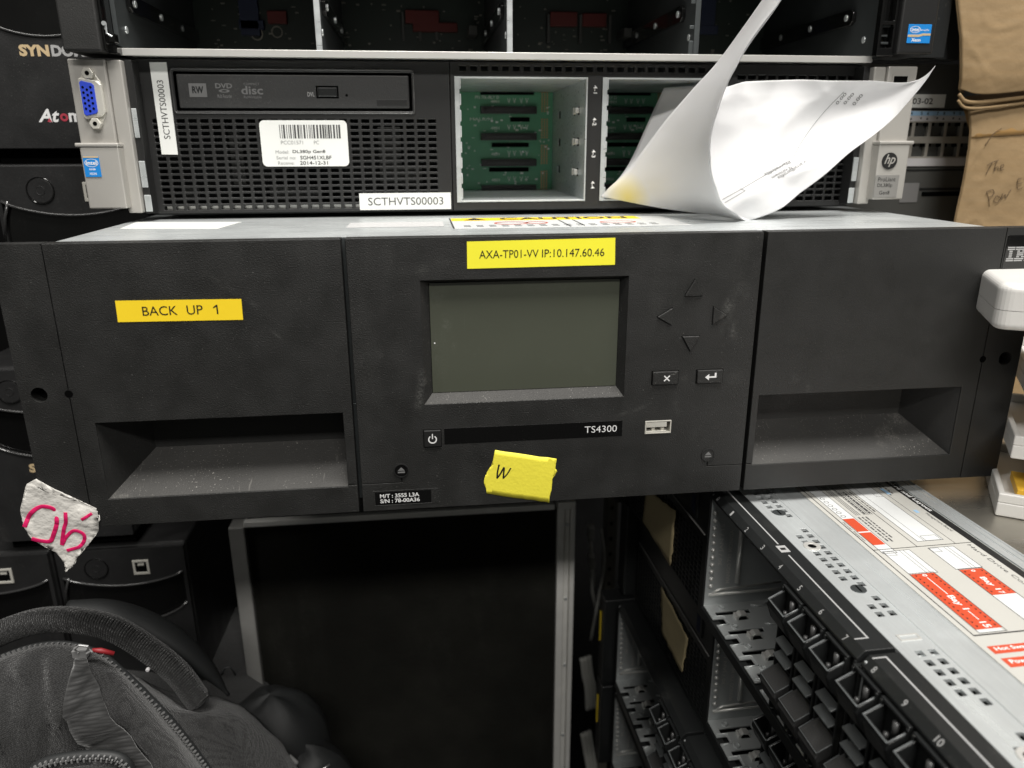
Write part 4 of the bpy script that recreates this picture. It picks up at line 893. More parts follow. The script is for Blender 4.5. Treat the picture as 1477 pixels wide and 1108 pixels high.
            # floor with slots
            A = [c0,c1]; Bk = [0.3,w1]; hs = []
            for i in range(8):
                u = c0+3.2+i*P17
                hs += [(u+4.4,u+7.6,4.0,24.0),(u+10.5,u+15.5,-1,6.5),(u+9.4,u+13.4,14.0,20.0),(u-0.5,u+1.5,36,52)]
            for a0,a1,b0,b1 in hs: A += [a0,a1]; Bk += [b0,b1]
            A = [a for a in A if c0 <= a <= c1]; Bk = [b for b in Bk if 0.3 <= b <= w1]
            fl_ = G().plate(A,Bk,lambda a,b:any(x0<a<x1 and y0<b<y1 for x0,x1,y0,y1 in hs),zf-1.0,zf,mp=UV_TOP).build('cage_floor','cage_steel',cg_,bev=0.25,seg=1)
            G().box(c0,c1,2,w1,zf-4,zf-3.6).build('under_floor','dark_interior',cg_)
            for i in range(8):
                if i not in empty[ci]: continue
                u = c0+3.2+i*P17
                q = G(); q.box(u+8.8,u+13.6,12.6,14.2,zf-1,zf+2.2); q.prism([(13.2,zf+1.4),(15.4,zf+3.4),(18.8,zf+3.0),(21.4,zf-0.4),(20.6,zf-1.0),(18.4,zf+1.9),(15.6,zf+2.3),(13.2,zf+0.6)],u+9.0,u+13.4,mp=lambda a,b,c:(c,a,b))
                q.build('spring_clip','bright_metal',cg_,bev=0.2)
                q = G(); q.ring((u+1.0,9.2),1.3,2.1,zf-0.3,zf+0.7,mp=UV_TOP,n=16); q.build('pressed_rim','cage_steel',cg_,bev=0.2)
                q = G(); q.tube([(u+0.4,27,zf+0.2),(u+2.6,30,zf+0.4),(u+2.6,46,zf+0.4)],0.6,6); q.tube([(u+8.4,0.8,zf+0.1),(u+8.8,7.4,zf+0.3),(u+16.4,7.4,zf+0.3),(u+16.8,0.8,zf+0.1)],0.45,6); q.build('pressed_rib','cage_steel',cg_,smooth=True)
            # black frame at the foot of the cage
            q = G(); q.box(c0-2,c1+2.4,-0.5,4,-h+1.2,-h+7.4); q.box(c0-2.4,c0-1.0,-0.3,4,-h+7,-4.4); q.box(c1+1.0,c1+2.2,-0.3,4,-h+7,-4.4); q.build('bay_frame','black_satin',r,bev=0.3)
            if ci == 0 and nside == 2:
                q = G(); q.box(c1+0.9,c1+2.6,1,40,-h+7,-6); 
                for k in range(5): q.box(c1-0.8,c1+0.9,1.5,3.5,-16-k*12,-10-k*12)
                q.build('bay_post','label_grey',r,bev=0.2)
            for i in range(8):
                if i in empty[ci]: continue
                u = c0+3.4+i*P17
                place_carrier(r, u)
    # mesh section with optical drive slot, and the ear
    if mesh:
        m0 = X0+18; m1 = cage0-2.6
        A = [m0,m1]; Z = [-h+1,-32,-1]
        na = int((m1-m0-6)/5.4); 
        for i in range(na): A += [m0+4+i*5.4, m0+4+i*5.4+3.9]
        nz_ = int((h-36)/3.3)
        for j in range(nz_): Z += [-h+3.5+j*3.3, -h+3.5+j*3.3+2.1]
        def mh(a,z):
            fa = a-m0-4; fz = z+h-3.5
            return 0<fa<na*5.4 and 0<fz<nz_*3.3 and fa%5.4<3.9 and fz%3.3<2.1
        o = G().plate(A,Z,mh,0,2.2).build('grille_panel','black_satin',r,bev=0.25,seg=1)
        G().box(m0,m1,8,10,-h+1,-1).build('grille_backing','deep_black',o)
        G().box(m0,m1,0.2,16,-1.0,-0.1).build('top_trim','black_satin',o,bev=0.3)
        G().box(m0+10,m1-14,-0.8,1,-25,-9).build('optical_drive','black_satin',o,bev=0.5)
        G().box(m1-22,m1-17,-0.9,-0.2,-23,-12).build('usb_port','dim_blue',o)
        t = G(); t.tube([(m0+4,-0.4,-28.5),(m1-2,-0.4,-28.5)],0.5,6); t.build('trim_line','dim_alu',o)
    # mounting ear
    q = G(); q.box(X0-2,X0+15,-9,16,-h+1,-0.5); e = q.build('server_ear','black_satin',r,bev=1.2,seg=3)
    if ear_yellow:
        G().prism([(X0+1,-18),(X0+5,-16),(X0+5,-44),(X0+1,-47)],-9.4,-9.1).build('ear_sticker','yellow_label',e)
    if tape:
        q = G(); q.open = True; a, b, c_, d = tape; rows_ = []
        for i in range(11):
            f = i/10; rr = []
            for j in range(13):
                h_ = j/12; x = (a[0]*(1-h_)+b[0]*h_)*(1-f)+(d[0]*(1-h_)+c_[0]*h_)*f; z = (a[1]*(1-h_)+b[1]*h_)*(1-f)+(d[1]*(1-h_)+c_[1]*h_)*f
                if i in (0,10): z += 1.6*mnoise.noise(Vector((x*0.5,z*0.5,1)))
                if j in (0,12): x += 2.4*mnoise.noise(Vector((x*0.4,z*0.6,2)))
                rr.append((x, -0.9-0.6*abs(mnoise.noise(Vector((x*0.3,z*0.3,5)))), z))
            rows_.append(rr)
        q.grid(rows_); lab(q.build('masking_tape','masking_tape',r,smooth=True,solid=0.2),'torn beige masking tape')
    return r
CAR = {}
def place_carrier(r, u):
    if not CAR:
        h = 80
        q = G(); q.box(-7.9,7.9,0.8,95,-h+9,-5.2); 
        for y0,y1 in ((-2.2,0.9),): q.prism([(-1.6,-6.2),(0.9,-5.2),(0.9,-h+9),(-1.2,-h+10)],-7.9,-6.6,mp=lambda a,b,c:(c,a,b)); q.prism([(-1.6,-6.2),(0.9,-5.2),(0.9,-h+9),(-1.2,-h+10)],6.6,7.9,mp=lambda a,b,c:(c,a,b))
        q.box(-7.9,7.9,-1.2,0.8,-6.6,-5.2)
        CAR['b'] = q.build('drive_carrier','black_satin',None,bev=0.35)
        # upper cup-shaped handle: two slanting side walls and a front rim
        q = G(); c_ = lambda a,b,c: (c,a,b)
        side = [(0.8,-7.2),(0,-7.8),(-7.6,-11.6),(-8.0,-14.4),(-5.6,-21),(0.8,-27)]
        q.prism(side,-7.4,-6.3,mp=c_); q.prism(side,6.3,7.4,mp=c_); q.prism([(-7.6,-11.6),(-6.7,-11.4),(-4.6,-20),(0.8,-25.5),(0.8,-27),(-5.6,-21),(-8.0,-14.4)],-6.4,6.4,mp=c_)
        CAR['h'] = q.build('carrier_handle','black_satin',None,bev=0.45)
        t = G(); t.tube([(-6.9,0.2,-7.6),(-6.9,-7.7,-11.6),(6.9,-7.7,-11.6),(6.9,0.2,-7.6)],0.4,6); CAR['r'] = t.build('handle_rim','carrier_lit_edge',None,smooth=True)
        t = G(); t.tube([(1.6,-1.0,-8.5),(1.6,-1.0,-15)],1.2,10); t.tube([(0,-3,-14),(0,-3,-17)],0.9,8); CAR['s'] = t.build('release_spring','spring_grey',None,smooth=True)
        q = G(); q.prism([(0.8,-45.6),(0,-46),(-7.2,-50.4),(-7.8,-53),(-5.4,-60),(0.8,-66)],-7.2,7.2,mp=c_); CAR['l'] = q.build('lower_latch','carrier_top',None,bev=0.8)
        t = G(); t.tube([(-7.0,0.2,-45.9),(-7.0,-7.4,-50.5),(7.0,-7.4,-50.5),(7.0,0.2,-45.9)],0.32,6); CAR['t'] = t.build('handle_rim','carrier_lit_edge',None,smooth=True)
        q = G()
        for z in (-30,-37.5): q.prism([(0.8,z),(-3.4,z-1.6),(-3.4,z-2.4),(0.8,z-1.4)],-5.6,6.2,mp=c_)
        CAR['v'] = q.build('vent_bar','carrier_lit_edge',None,bev=0.3)
        q = G(); q.box(-6.4,6.6,0.6,0.9,-44,-29); CAR['w'] = q.build('carrier_vent','deep_black',None)
        for k in CAR:
            if k != 'b': CAR[k].parent = CAR['b']
        b = CAR['b']; b.parent = r; b.location = (u*S, 0, 0); return b
    c = dup(CAR['b'], r); c.location = (u*S, 0, 0); return c
mat('spring_grey', g(0.09), 0.35, metal=0.5); mat('carrier_top', g(0.03), 0.6, bump=(1500,.6,.0003), dust=.4, var=.3); mat('carrier_lit_edge', g(0.11,COOL), 0.32, var=0.1, dust=0.2)  # edge grey is lifted to paint the light caught by the rims
side_server('topmost server of the stack facing left, printed label with orange diagrams on its lid', (89.53,11.48,-8), 0, -5.2, [(0,1,2,3,4),()], tape=((-110,-47),(-54,-36),(-55,-76),(-114,-74)), label_top=True)
side_server('second server of the stack facing left, directly under the one with the printed lid', (98.5,11.7,-89.6), 0, -5.2, [(0,1,2,3),()], tape=((-94,-33),(-40,-38),(-46,-69),(-86,-66)))
side_server('black server with a yellow sticker on its ear, third in the right-hand stack', (84.0,11.0,-171.2), 0, -146, [(0,1,2,3,4,5),()], mesh=False, nside=2, ear_yellow=True)
side_server('lowest visible server of the right-hand stack, small yellow sticker on its ear', (84.0,11.0,-252.8), 0, -146, [(0,1,2,3,4,5),()], mesh=False, nside=2, ear_yellow=True)

# ------------------------------------------------------------------ things behind on the right
sw = thing('network_switch','beige network switch with two rows of empty ports left of the cardboard box','network switch')
sw.location = (0,0,0)
Px = 11.7; x0 = 248.0; nP = 7
A = [222,340]; 
for i in range(nP): A += [x0+i*Px, x0+i*Px+9.4]
Z = [157,163.5,172,176.5,185.4,193]
f = G().plate(A,Z,lambda a,z:(163.5<z<172 or 176.5<z<185.4) and a>x0 and (a-x0)%Px<9.4 and a<x0+nP*Px,160,163).build('face_plate','switch_face',sw,bev=0.25)
G().box(222,340,163.2,420,157,193).build('housing','unit_grey',sw)
for i in range(nP):
    for z0_, z1_ in ((163.5,172),(176.5,185.4)):
        q = G(); q.box(x0+i*Px,x0+i*Px+9.4,172,173,z0_,z1_); zt = z1_ if z0_ < 170 else z0_
        q.box(x0+i*Px,x0+i*Px+2.0,160.6,166,z1_-2.2,z1_); q.box(x0+i*Px+7.4,x0+i*Px+9.4,160.6,166,z1_-2.2,z1_); q.build('ethernet_port','deep_black',f)
G().box(222,340,159.7,159.95,157.2,162.4).build('label_strip','switch_grey',sw)
G().box(222,340,159.7,159.95,186.2,189.6).build('label_strip','switch_grey',sw)
o = G().box(222,340,159.6,159.95,189.7,192.6).build('port_number_strip','led_blue',sw)
t = G()
for i in range(10): t.text(str(i+1),250+(i//2)*Px+(i%2)*4.6,251.4+(i//2)*Px+(i%2)*4.6,190.2,192.2,159.5,bold=0.02); t.prism([(250+(i//2)*Px+(i%2)*4.6,188.6-(i%2)*1.4),(251.6+(i//2)*Px+(i%2)*4.6,188.6-(i%2)*1.4),(250.8+(i//2)*Px+(i%2)*4.6,187.2+(i%2)*1.4)],159.5,159.6)
t.build('port_text','ink',o)
t = G(); t.text('1-01',258.4,262.6,158.8,160.8,159.6); t.build('port_text','ink',sw)
bl = thing('blank_rack_unit','dark rack unit with a white number label above the network switch','rack unit'); bl.location = (0,0,0)
G().box(222,345,161,420,194,222).build('housing','unit_grey',bl,bev=0.5)
o = G().box(240,290.5,160.6,160.95,194.8,203.2).build('number_label','white_sticker',bl)
t = G(); t.text('VTS003-02',253,281.6,197.0,200.8,160.5,bold=0.015); t.build('label_text','ink',o)
rp = thing('rack_rail','black perforated rack rail between the open server and the cardboard box','rack rail'); rp.location = (0,0,0)
Zr = [222.2,300]; 
for k in range(6): Zr += [227+k*9, 230+k*9]
q = G().plate([234,243.6,247.0,262],Zr,lambda a,z:243.6<a<247.0 and any(227+k*9<z<230+k*9 for k in range(6)),128,130); q.build('rail_face','black_satin',rp,bev=0.2)
G().box(233,280,136,150,222.2,300).build('rail_web','dark_interior',rp)
un = thing('grey_rack_unit','dark grey-green rack unit below the network switch','rack unit'); un.location = (0,0,0)
G().box(226,345,161,420,112,156.4).build('housing','unit_grey',un,bev=0.5)
q = G(); q.plate([228,229,339,340],[114,115,154,155],lambda a,z:229<a<339 and 115<z<154,160.5,161.1); q.box(282,312,160.6,161.2,141,142.6); q.build('front_trim','dark_interior',un)
G().box(284,312,160.55,160.9,137,140).build('slot','deep_black',un); G().box(268,281,160.5,160.9,133,146).build('worn_sticker','dim_print',un)

# cardboard box, crumpled, with tape and handwriting
cbx = thing('cardboard_box','crumpled brown cardboard box with pen writing at the right edge','cardboard box'); cbx.location = (0,0,0)
def sheet(rowsdef, n, m, amp, sc, seed):
    R = surf(rowsdef, n, m)
    return [[(p.x+amp*0.15*mnoise.noise(Vector((p.x*sc,p.z*sc,seed+9))), p.y+amp*0.3*mnoise.noise(Vector((p.x*sc,p.z*sc,seed)))-amp*0.8*max(0,0.12-abs(mnoise.noise(Vector((p.x*sc*0.8,p.z*sc*0.8,seed+4)))))*4+amp*0.25*mnoise.noise(Vector((p.x*sc*4,p.z*sc*4,seed))), p.z) for p in r] for r in R]
low = [[(286,126,-8),(300,124,-8),(340,122,-8),(400,126,-8)],[(286.5,126,60),(300,124,60),(340,120,60),(400,124,60)],[(287,126,110),(300,124,110),(340,120,110),(400,124,110)],[(287,126.5,124),(300,124.5,124),(340,121,124),(400,124,124)],[(288.5,127,150),(302,125,150),(340,121,150),(400,123,150)],
       [(288,127,175),(300,125,176),(340,122,178),(400,124,180)],[(286,130,192),(298,128,195),(340,126,198),(400,128,202)],[(286,142,199),(298,138,201),(340,134,204),(400,136,208)]]
q = G(); q.open = True; rr = sheet(low,16,14,0.9,0.05,3); q.grid(rr); LOWROWS = rr
q.build('lower_panel','cardboard',cbx,smooth=True,solid=1.6)
side = [[(p[0]+0.0,p[1],p[2]) for p in [r[0] for r in rr]],[(p[0]+150,p[1]+190,p[2]) for p in [r[0] for r in rr]]]; q = G(); q.open = True; q.grid(side); q.build('side_panel','cardboard',cbx,smooth=True,solid=1.6)
upr = [[(273,124,204),(290,121,201),(340,117,206),(400,119,212)],[(270.8,122,214),(290,119,212),(340,115,216),(400,117,220)],[(267,122,232),(290,119,232),(340,115,236),(400,116,240)],[(262.5,123,250),(290,120,251),(340,117,252),(400,117,254)],[(259.5,124,264),(290,121,264),(340,118,264),(400,118,264)],[(254,126,290),(290,124,290),(340,122,290),(400,121,290)],[(248,130,320),(290,128,320),(340,126,320),(400,125,320)]]
q = G(); q.open = True; rr2 = sheet(upr,16,14,1.1,0.045,11); q.grid(rr2)
side = [[p for p in [r[0] for r in rr2]],[(p[0]+150,p[1]+190,p[2]) for p in [r[0] for r in rr2]]]; q.grid(side)
q.build('upper_panel','cardboard',cbx,smooth=True,solid=1.8)
q = G(); 
for dz, rad in ((0,1.2),(-3.6,0.9)): q.tube([tuple(v) for v in cr([(273,124,201+dz),(280,123.5,196.5+dz),(300,122.5,197.5+dz),(340,121.5,202.5+dz),(400,122,209+dz)],8)],rad,8)
q.build('folded_edge','cardboard',cbx,smooth=True)
tp = sheet([[(a+0.3,b-1.3,c) for a,b,c in low[5]],[(285.5,134,192),(298,129.2,195),(340,124.4,198),(400,126,202)]],8,6,1.4,0.06,4); q = G(); q.open = True; q.grid(tp)
q.build('packing_tape','packing_tape',cbx,smooth=True,solid=0.15)
def low_y(x, z):
    best = min((abs(p[0]-x)+abs(p[2]-z), p[1]) for r in rr for p in r); return best[1]
t = G()
def scrawl(pts, r=0.2): t.tube([(a, low_y(a,b)-1.5, b) for a,b in cr2(pts)], r, 5)
# words written by hand: The POWER
scrawl([(300.5,158.5),(303,160.2),(307,161.6)]); scrawl([(303.4,160.6),(301.8,156),(300.8,152.6)]); scrawl([(306.0,161.4),(305.6,157),(305.4,154.6),(306.4,157.2),(307.6,157.4),(308,154.8)]); scrawl([(309,156.4),(310.8,157.6),(310.6,159),(309.2,158),(309.6,155.8),(311.6,156)])
scrawl([(303,142),(305,138),(306.4,132.6)]); scrawl([(303,142),(306.4,143.4),(308,141),(305.4,138.4)]); scrawl([(309.6,139.6),(308.6,136.4),(311,135.2),(312.4,138),(309.6,139.6)]); scrawl([(313.4,141),(313.2,137.4),(315.2,140.4),(315.8,137.8),(318.4,143.6)])
scrawl([(323.6,150.2),(321.6,149.6),(322.4,143.8),(325.6,144.8)]); scrawl([(321.8,147),(324.8,147.6)]); scrawl([(328.4,147),(327.2,153.6),(331,155),(331.6,151.8),(328.2,151),(332.6,147.6)])
scrawl([(305.8,181),(300.6,177.5),(296.6,170.6)],0.2)
stuff(t.build('handwriting','pencil_ink',cbx,smooth=True))
o = G().box(340,372,121.2,121.8,186,193).build('blue_mark','dim_blue',cbx)

# white plastic trays on brown blocks at the right edge
WG = 'white plastic cases stacked on the server lid'
def shell(sx, sy, z0, z1, rad, top):
    """rounded-corner shell, its outer edge rolled over at the top or at the bottom"""
    q = G(); rings = []
    def outline(ins):
        P = []; rc = 6
        for cx, cy, a0 in ((sx-rc,sy-rc,0),(rc,sy-rc,90),(rc,rc,180),(sx-rc,rc,270)):
            for k in range(7): a = math.radians(a0+k*15); P.append((cx+(rc-ins)*math.cos(a), cy+(rc-ins)*math.sin(a)))
        return P
    lv = [(0, z0 if top else z1)]+[(rad*(1-math.cos(math.radians(b))), (z1-rad+rad*math.sin(math.radians(b))) if top else (z0+rad-rad*math.sin(math.radians(b)))) for b in range(0,91,15)]
    for ins, z in lv: rings.append([(x,y,z) for x,y in outline(ins)]+[(outline(ins)[0][0],outline(ins)[0][1],z)])
    q.grid(rings); q.add(rings[-1][:-1],[tuple(range(len(rings[-1])-1))]); q.add(rings[0][:-1],[tuple(range(len(rings[0])-1))]); return q
def white_case(name, label, cat, loc, sx, sy, h, ang, rounded=False, amber=False):
    r = thing(name, label, cat, loc, ang, WG)
    if rounded:
        shell(sx,sy,h*0.42+0.25,h,3.4,True).build('upper_shell','white_plastic',r,smooth=False)
        shell(sx,sy,0,h*0.42,2.8,False).build('lower_shell','white_plastic',r,smooth=False)
        G().box(3.4,sx-3.4,3.4,sy-3.4,h*0.3,h*0.6).build('shell_seam','switch_grey',r)
    else:
        q = G(); q.plate([0,3,sx-3,sx],[0,3,sy-3,sy],lambda a,b:3<a<sx-3 and 3<b<sy-3,h-5,h,mp=UV_TOP); q.box(0.02,sx-0.02,0.02,sy-0.02,0,h-4.9); q.build('case_body','white_plastic',r,bev=0.7,seg=3)
        if amber: G().box(9,sx-6,10,sy*0.45,h-4.9,h-0.4).build('amber_pad','amber',r,bev=0.3)
    return r
white_case('white_case','white open tray with an amber pad, resting on the server lid at the right edge','plastic tray',(220.5,-28,-7.7),90,80,12.2,math.radians(-33),amber=True)
white_case('white_case','plain white tray second from the bottom at the right edge','plastic tray',(226,-24,21.5),90,80,12,math.radians(-33))
white_case('white_case','small white tray third from the bottom at the right picture edge','plastic tray',(230,-20,54),90,80,12,math.radians(-33))
white_case('white_adapter','rounded white plastic adapter with a seam in front of the striped badge','adapter',(192,-37,91.5),100,70,21,math.radians(-28),rounded=True)
for k,(x,y,z0,z1,lb) in enumerate(((236,-28,4.8,21.2,'thin brown block under the second white tray'),(244,-22,33.8,53.7,'thin brown block under the third white tray'),(228,-34,66.3,91.2,'brown carton carrying the rounded white adapter'))):
    o = thing('brown_block', lb, 'carton', (x,y,z0), math.radians(-33)); q = G(); q.box(8,80,8,70,0,z1-z0); q.build('carton_body','cardboard',o,bev=0.5)

# ------------------------------------------------------------------ curled sheet of paper
FOLDS = [(140,182,0.80,0.60,0.17),(150,168,0.90,0.44,-0.20),(128,190,0.55,0.83,-0.15),(165,196,0.98,0.2,0.22),(170,180,0.62,0.78,-0.13),(118,160,0.75,0.66,0.14)]
def paper_obj(name, rows, n, m, amp, label, fold=1.0):
    q = G(); q.open = True
    R = surf(rows, n, m); out = []
    for i, r in enumerate(R):
        rr_ = []
        for j, p in enumerate(r):
            v = Vector((p.x*0.035,p.z*0.035,2.0)); k = mnoise.noise(v)*amp*0.9
            d = abs(mnoise.noise(Vector((p.x*0.028-p.z*0.02,p.z*0.03+p.x*0.01,7.3))))*amp*1.9
            edge = min(1.0, (len(r)-1-j)/6.0, j/4.0+0.2)
            h = 0
            for (ax, az, dx_, dz_, sl_) in FOLDS:
                sd_ = (p.x-ax)*(-dz_)+(p.z-az)*dx_; h += 0.75*sl_*math.sqrt(sd_*sd_+0.25)
            rr_.append((p.x, p.y+(k+d)*edge+h*min(1.0,max(0.0,(j-34)/14.0))*min(1.0,(len(r)-1-j)/14.0)*fold, p.z))
        out.append(rr_)
    q.grid(out); o = q.build(name,'paper',None,smooth=True,solid=0.12)
    if label: tag(o, label, 'paper')
    return o, out
PAPER.insert(1, [(51,114.5,147.5),(79.5,96,140.5),(97,73,137.8),(106.8,56,135.8),(110.5,66,134.6)]+[tuple(0.6*a+0.4*b for a,b in zip(p,q)) for p,q in zip(PAPER[0][5:],PAPER[1][5:])])
pp, PR = paper_obj('paper_sheet', PAPER, 8, 9, 2.6, 'curled white printed sheet standing on the tape library in front of the servers')
p2, _ = paper_obj('paper_sheet', PAPER2, 6, 6, 2.0, 'grey shaded sheet tucked behind the curled white paper in the open drive cage', 0)
def on_paper(u, v, lift=0.35):
    """u over the back flap columns (0 at the bend, 1 at the far corner), v 0 bottom edge .. 1 top edge"""
    c0 = 8*4; nc_ = len(PR[0])-1-c0; nr_ = len(PR)-1
    x = c0+max(0,min(0.999,u))*nc_; y = max(0,min(0.999,v))*nr_; i, j = int(y), int(x); fy, fx = y-i, x-j
    a = Vector(PR[i][j]).lerp(Vector(PR[i][j+1]),fx); b = Vector(PR[i+1][j]).lerp(Vector(PR[i+1][j+1]),fx); p = a.lerp(b,fy)
    n_ = (Vector(PR[i][j+1])-Vector(PR[i][j])).cross(Vector(PR[i+1][j])-Vector(PR[i][j]))
    n_.normalize()
    if n_.y > 0: n_ = -n_
    return p+n_*lift
# invert the map: find (u,v) whose point has the wanted x,z
TAB = [(on_paper(i/60,j/40,0),i/60,j/40) for i in range(61) for j in range(41)]
def at_xz(x, z):
    p, u, v = min(TAB, key=lambda t_: (t_[0].x-x)**2+(t_[0].z-z)**2)
    for _ in range(3):
        p = on_paper(u,v,0); du = (on_paper(u+0.01,v,0)-p)/0.01; dv = (on_paper(u,v+0.01,0)-p)/0.01
        det = du.x*dv.z-dv.x*du.z
        if abs(det) < 1e-6: break
        ex, ez = x-p.x, z-p.z; u += (ex*dv.z-dv.x*ez)/det*0.8; v += (du.x*ez-ex*du.z)/det*0.8; u = max(0,min(0.995,u)); v = max(0,min(0.995,v))
    return on_paper(u, v, 0.3)
def pxz(x, z): p = at_xz(x, z); return tuple(p)
def ptext(txt, cx, cz, wdt, hgt, ang, mir=1):
    ca, sa = math.cos(math.radians(ang)), math.sin(math.radians(ang))
    t.text(txt, -wdt/2, wdt/2, -hgt/2, hgt/2, bold=0.0, fn=lambda a,b: pxz(cx+a*ca-b*sa*mir, cz+a*sa+b*ca*mir))
def pline(x0,z0,x1,z1,r=0.11):
    t.tube([pxz(x0+(x1-x0)*k/14, z0+(z1-z0)*k/14) for k in range(15)], r, 4)
t = G()
ptext('0.00',172.4,195.8,6.4,1.9,60); ptext('0.00',177.0,195.8,6.4,1.9,60); ptext('0.00',182.2,195.2,6.4,1.9,60)
pline(172.6,199.2,146,164.6); pline(143,162.8,102.4,142.8); pline(115,147.2,103.6,141.2); pline(112.6,148.4,115.4,147.2)
ptext('Pfarralcfila',135.4,158.8,17,1.7,204); ptext('N varnowm',137.4,156.6,13,1.7,205); ptext('v arrallbarofita',143.4,157.9,19,1.7,207)

t.build('printed_text','soft_ink',pp)

# ------------------------------------------------------------------ backpack
bp = thing('backpack','dark grey woven backpack with zips and a padded handle, lower left','backpack'); bp.location = (0,0,0)
R = surf(PACK, 6, 6)
PF = [((-305,-114),(-246,-96),4.5,3.2),((-262,-74),(-256,-100),-4,4),((-300,-90),(-262,-84),-2.5,4),((-216,-118),(-192,-158),3.5,4),((-188,-128),(-176,-172),5,4.5),((-172,-140),(-164,-200),-4,4),((-240,-100),(-212,-132),-3,4),((-200,-150),(-188,-180),-3,4)]
def seg_d(x, z, a, b):
    dx, dz = b[0]-a[0], b[1]-a[1]; t_ = max(0,min(1,((x-a[0])*dx+(z-a[1])*dz)/(dx*dx+dz*dz))); return math.hypot(x-a[0]-t_*dx, z-a[1]-t_*dz)
def wr(p, amp=1.0):
    k = mnoise.noise(Vector((p.x*0.045,p.y*0.02,p.z*0.045)))*3.0+abs(mnoise.noise(Vector((p.x*0.05+p.z*0.05,p.z*0.03-p.x*0.03,4))))*6.5+abs(mnoise.noise(Vector((p.x*0.12,p.z*0.08+p.x*0.05,9))))*2.2
    k += sum(A_*math.exp(-(seg_d(p.x,p.z,a_,b_)/w_)**2) for a_,b_,A_,w_ in PF)
    return k*amp
q = G(); q.open = True; nrow = len(R); q.grid([[(p.x,p.y-wr(p, 1.0 if i < 14 else 0.15 if i < 22 else 0.7),p.z+(wr(p,0.35) if i > 24 else 0)) for p in r] for i, r in enumerate(R)])
zb = [(p.x, p.y+150, p.z-6) for p in R[-1]]; q.grid([[tuple((p.x,p.y-wr(p,0.7),p.z+wr(p,0.35))) for p in R[-1]], zb])
# carry the body down to the floor as a closed bag
fr_ = [(p.x, p.y-wr(p), p.z) for p in R[0]]; q.grid([fr_, [(x*0.98-4, y-12, -400) for x,y,z in fr_], [(x*0.98-4, y+4, -619) for x,y,z in fr_]])
rt = [(r[-1].x, r[-1].y, r[-1].z) for r in R]+[zb[-1]]; q.grid([rt, [(x+8, y, -400) for x,y,z in rt], [(x, y, -619) for x,y,z in rt]])
body = q.build('bag_body','nylon',bp,smooth=True)
# zip running over the top between front panel and gusset
zl = [p for p in R[18]]
zline = cr([(p.x, p.y-1.0, p.z+0.6) for p in zl[::6]], 8)
t = G(); t.tube([tuple(p) for p in zline], 1.9, 8); t.build('zip_tape','smooth_fabric',bp,smooth=True)
t = G(); acc = 0; prev = zline[0]
fine = cr([tuple(p) for p in zline], 6); d_acc = 0; last = fine[0]; k = 0
for p in fine[1:]:
    d_acc += (p-last).length; 
    if d_acc > 1.25:
        d_acc = 0; tt = (p-last).normalized(); up_ = Vector((0,-1,0)); sd = tt.cross(up_).normalized(); o_ = 0.75 if k % 2 else -0.75; k += 1
        c_ = p+sd*o_+Vector((0,-2.2,0.8)); hx = sd*0.95; hy = tt*0.42; hz = Vector((0,-0.8,0.2))
        t.add([tuple(c_+a*hx+b*hy+c*hz) for a in (-1,1) for b in (-1,1) for c in (-1,1)], [(0,1,3,2),(4,6,7,5),(0,4,5,1),(2,3,7,6),(0,2,6,4),(1,5,7,3)])
    last = p
stuff(t.build('zip_teeth','zip_metal',bp))
q = G(); q.box(-246.5,-239.6,8,12.5,-77.4,-72.8); q.tube([(-243,7.6,-73.4),(-244.2,7,-70.6),(-241.4,6.8,-68.4),(-237.4,6.8,-69.4),(-236.4,7,-72.4),(-239,7.2,-74)],0.7,8); q.build('zip_slider','zip_metal',bp,bev=0.4)
q = G(); q.tube([(-236.4,8,-72.6),(-233,9,-74.0),(-227.2,10,-77.2)],[0.9,1.5,1.2],8); q.build('zip_puller','red_pull',bp,smooth=True)
# front pocket zip
z2p = cr(ZIP2, 10); t = G(); t.tube([(p.x,p.y-1,p.z) for p in z2p],2.6,8); t.build('pocket_zip_tape','smooth_fabric',bp,smooth=True)
t = G(); d_acc = 0; last = z2p[0]; k = 0
for p in cr([tuple(p) for p in z2p],6)[1:]:
    d_acc += (p-last).length
    if d_acc > 1.2:
        d_acc = 0; tt = (p-last).normalized(); sd = tt.cross(Vector((0,-1,0))).normalized(); o_ = 0.75 if k % 2 else -0.75; k += 1
        c_ = p+sd*o_+Vector((0,-3.6,0.4)); t.add([tuple(c_+a*sd*0.95+b*tt*0.4+c*Vector((0,-0.7,0))) for a in (-1,1) for b in (-1,1) for c in (-1,1)], [(0,1,3,2),(4,6,7,5),(0,4,5,1),(2,3,7,6),(0,2,6,4),(1,5,7,3)])
    last = p
stuff(t.build('zip_teeth','zip_metal',bp))
# pocket bulge under the second zip
pk = [[(-276,-16,-131),(-262,-17,-123.5),(-246,-18,-121),(-229,-17,-121.5),(-219,-15,-127)],[(-280,-24,-150),(-262,-27,-146),(-246,-28,-144),(-229,-27,-144),(-214,-20,-150)],[(-284,-26,-190),(-262,-30,-190),(-246,-31,-190),(-229,-30,-190),(-208,-22,-190)],[(-286,-18,-260),(-262,-22,-260),(-246,-24,-260),(-229,-22,-260),(-206,-14,-260)]]
q = G(); q.open = True; q.grid([[tuple(p) for p in r] for r in surf(pk,6,6)]); q.build('front_pocket','nylon_light',bp,smooth=True,solid=1.0)
